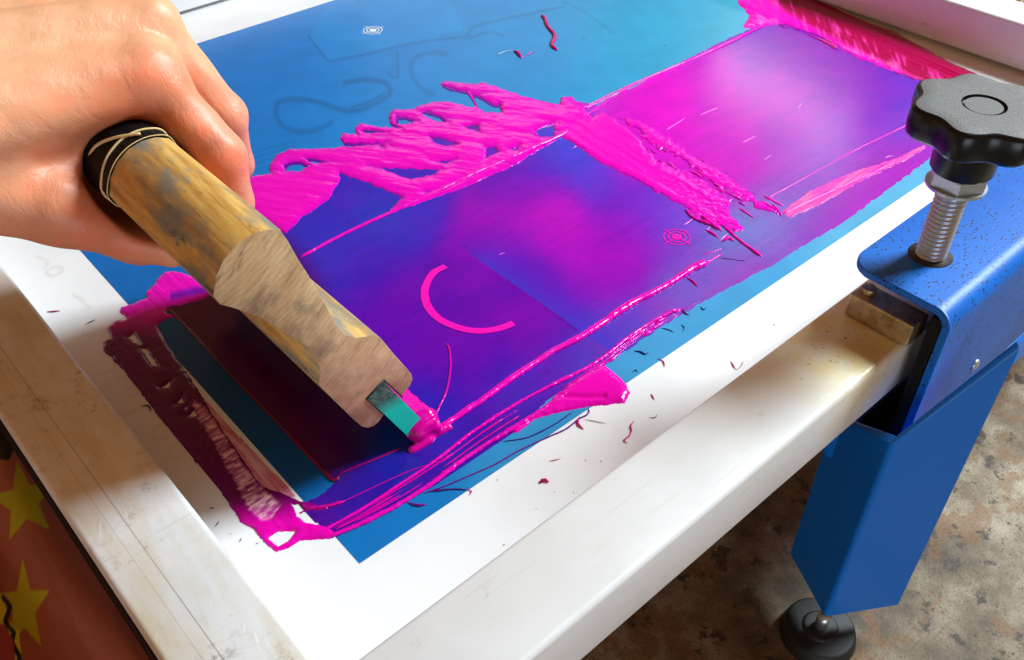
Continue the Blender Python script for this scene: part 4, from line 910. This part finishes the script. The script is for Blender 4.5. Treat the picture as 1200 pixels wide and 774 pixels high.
# ------------------------------------------------------------------ printed cloth at lower left
def f_cloth():
    x = np.arange(-.24, -.066, .0006); y = np.arange(-.04, .26, .0006); X, Y = np.meshgrid(x, y, indexing='ij')
    t = X+Y*.03
    Z = -.030+.014*np.sin((X+.1)*85+.7*np.sin(Y*16))+.010*fbm(X*16, Y*7, 3, 3)-.12*np.clip(-.11-X, 0, 1)
    U, V = pj(np.stack([X, Y, Z], -1))
    c = np.tile(np.array([172., 98, 84]), X.shape+(1,))
    dark = np.clip(fbm((U*.86-V*.5)/26, (U*.5+V*.86)/240, 6, 3)*2.2+.2, 0, 1)[..., None]; c = c*(1-.35*dark)+np.array([84., 42, 34])*.35*dark  # streaks of fold shading painted into the cloth colour
    def star(cx_, cy_, r, rot, sx=1., sy=1.):
        P = []
        for i in range(10):
            a = rot+i*math.pi/5; rr = r*(1 if i % 2 == 0 else .42); P.append((cx_+rr*sx*math.cos(a), cy_+rr*sy*math.sin(a)))
        return P
    Y1c = np.array([184., 188, 22])
    for s_ in (star(28, 588, 52, 2.0, .8, .95), star(28, 712, 52, .9, .62, 1.1), star(-60, 640, 50, .2)):
        k = np.clip(psd(U, V, s_)+.5, 0, 1)[..., None]; c = c*(1-k)+Y1c*k
    k = np.clip(psd(U, V, [(-20, 690), (5, 700), (10, 728), (22, 740), (26, 774), (30, 800), (-20, 800)])+.5, 0, 1)[..., None]; c = c*(1-k)+np.array([214., 220, 20])*k
    k = np.clip(3.2-pld(U, V, [(4, 700), (12, 712), (6, 728), (16, 742), (14, 752), (22, 768), (26, 790)]), 0, 1)[..., None]; c = c*(1-k)+np.array([14., 12, 10])*k
    k = np.clip(psd(U, V, [(-20, 728), (6, 732), (16, 752), (20, 800), (-20, 800)])+.5, 0, 1)[..., None]; c = c*(1-k)+np.array([170., 70, 86])*k
    k = np.clip(psd(U, V, [(-10, 500), (6, 506), (16, 528), (10, 540), (-10, 536)])+.5, 0, 1)[..., None]; c = c*(1-k)+np.array([20., 18, 16])*k
    I = np.arange(X.size).reshape(X.shape); F = np.stack([I[:-1, :-1], I[1:, :-1], I[1:, 1:], I[:-1, 1:]], -1).reshape(-1, 4)
    return np.stack([X, Y, Z], -1).reshape(-1, 3), F, s2la(c.reshape(-1, 3))
Vc, Fc, Cc = f_cloth()
tag(from_np('printed_cloth', Vc, Fc, m_cloth, None, cols=Cc), 'rust red cloth printed with yellow stars, hanging below the left rail', 'cloth')

# ------------------------------------------------------------------ light
w = bpy.data.worlds.new("World"); sc.world = w; w.use_nodes = True; nt = w.node_tree
bg = nt.nodes['Background']; tc = nt.nodes.new('ShaderNodeTexCoord'); sp_ = nt.nodes.new('ShaderNodeSeparateXYZ'); rp = nt.nodes.new('ShaderNodeValToRGB')
nt.links.new(tc.outputs['Generated'], sp_.inputs[0]); nt.links.new(sp_.outputs[2], rp.inputs[0])
e = rp.color_ramp.elements; e[0].position = 0.; e[0].color = (.60, .275, .095, 1); e[1].position = .75; e[1].color = (.34, .155, .055, 1)
nt.links.new(rp.outputs[0], bg.inputs[0]); bg.inputs[1].default_value = .66
def area(name, X, az, el, d, sx_, sy_, P, col, roll=0.):
    az, el = math.radians(az), math.radians(el); dr = Vector((math.cos(az)*math.cos(el), math.sin(az)*math.cos(el), math.sin(el)))
    l = bpy.data.lights.new(name, 'AREA'); l.shape = 'RECTANGLE'; l.size = sx_; l.size_y = sy_; l.energy = P; l.color = col
    o = bpy.data.objects.new(name, l); COL.objects.link(o); o.location = Vector(X)+dr*d
    o.rotation_euler = (dr.to_track_quat('Z', 'Y').to_matrix() @ Matrix.Rotation(roll, 3, 'Z')).to_euler(); return o
area('key_lamp', (.1, .08, 0), -19, 40, 1.6, .44, .44, 44, (.82, .95, 1))
area('window_lamp', (.40, .30, 0), 52, 23, 2.6, .8, .5, 1.5, (.95, .95, 1))
area('side_fill', (.2, -.1, -.065), -130, 0, 1.3, .8, .16, 5.0, (.72, .86, 1))  # added fill without a visible source, brightens the leg and channel side
# tube whose soft reflection shows in the far part of the ink
def P3(X, az, el, d):
    az, el = math.radians(az), math.radians(el); return Vector(X)+Vector((math.cos(az)*math.cos(el), math.sin(az)*math.cos(el), math.sin(el)))*d
a_ = P3((.469, .198, 0), 35.5, 24.6, 2.0); b_ = P3((.43, .052, 0), 26., 28.4, 2.0)
l = bpy.data.lights.new('tube_lamp', 'AREA'); l.shape = 'RECTANGLE'; l.size = (a_-b_).length*.95; l.size_y = .035; l.energy = .85; l.color = (1, .95, .95)
o = bpy.data.objects.new('tube_lamp', l); COL.objects.link(o); o.location = (a_+b_)/2
zx = (o.location-Vector((.45, .125, 0))).normalized(); xx = (a_-b_).normalized(); yy = zx.cross(xx).normalized(); xx = yy.cross(zx)
o.rotation_euler = Matrix((xx, yy, zx)).transposed().to_euler()

sc.view_settings.view_transform = 'Standard'; sc.view_settings.look = 'None'; sc.view_settings.exposure = 0; sc.view_settings.gamma = 1
sc.render.engine = 'CYCLES'
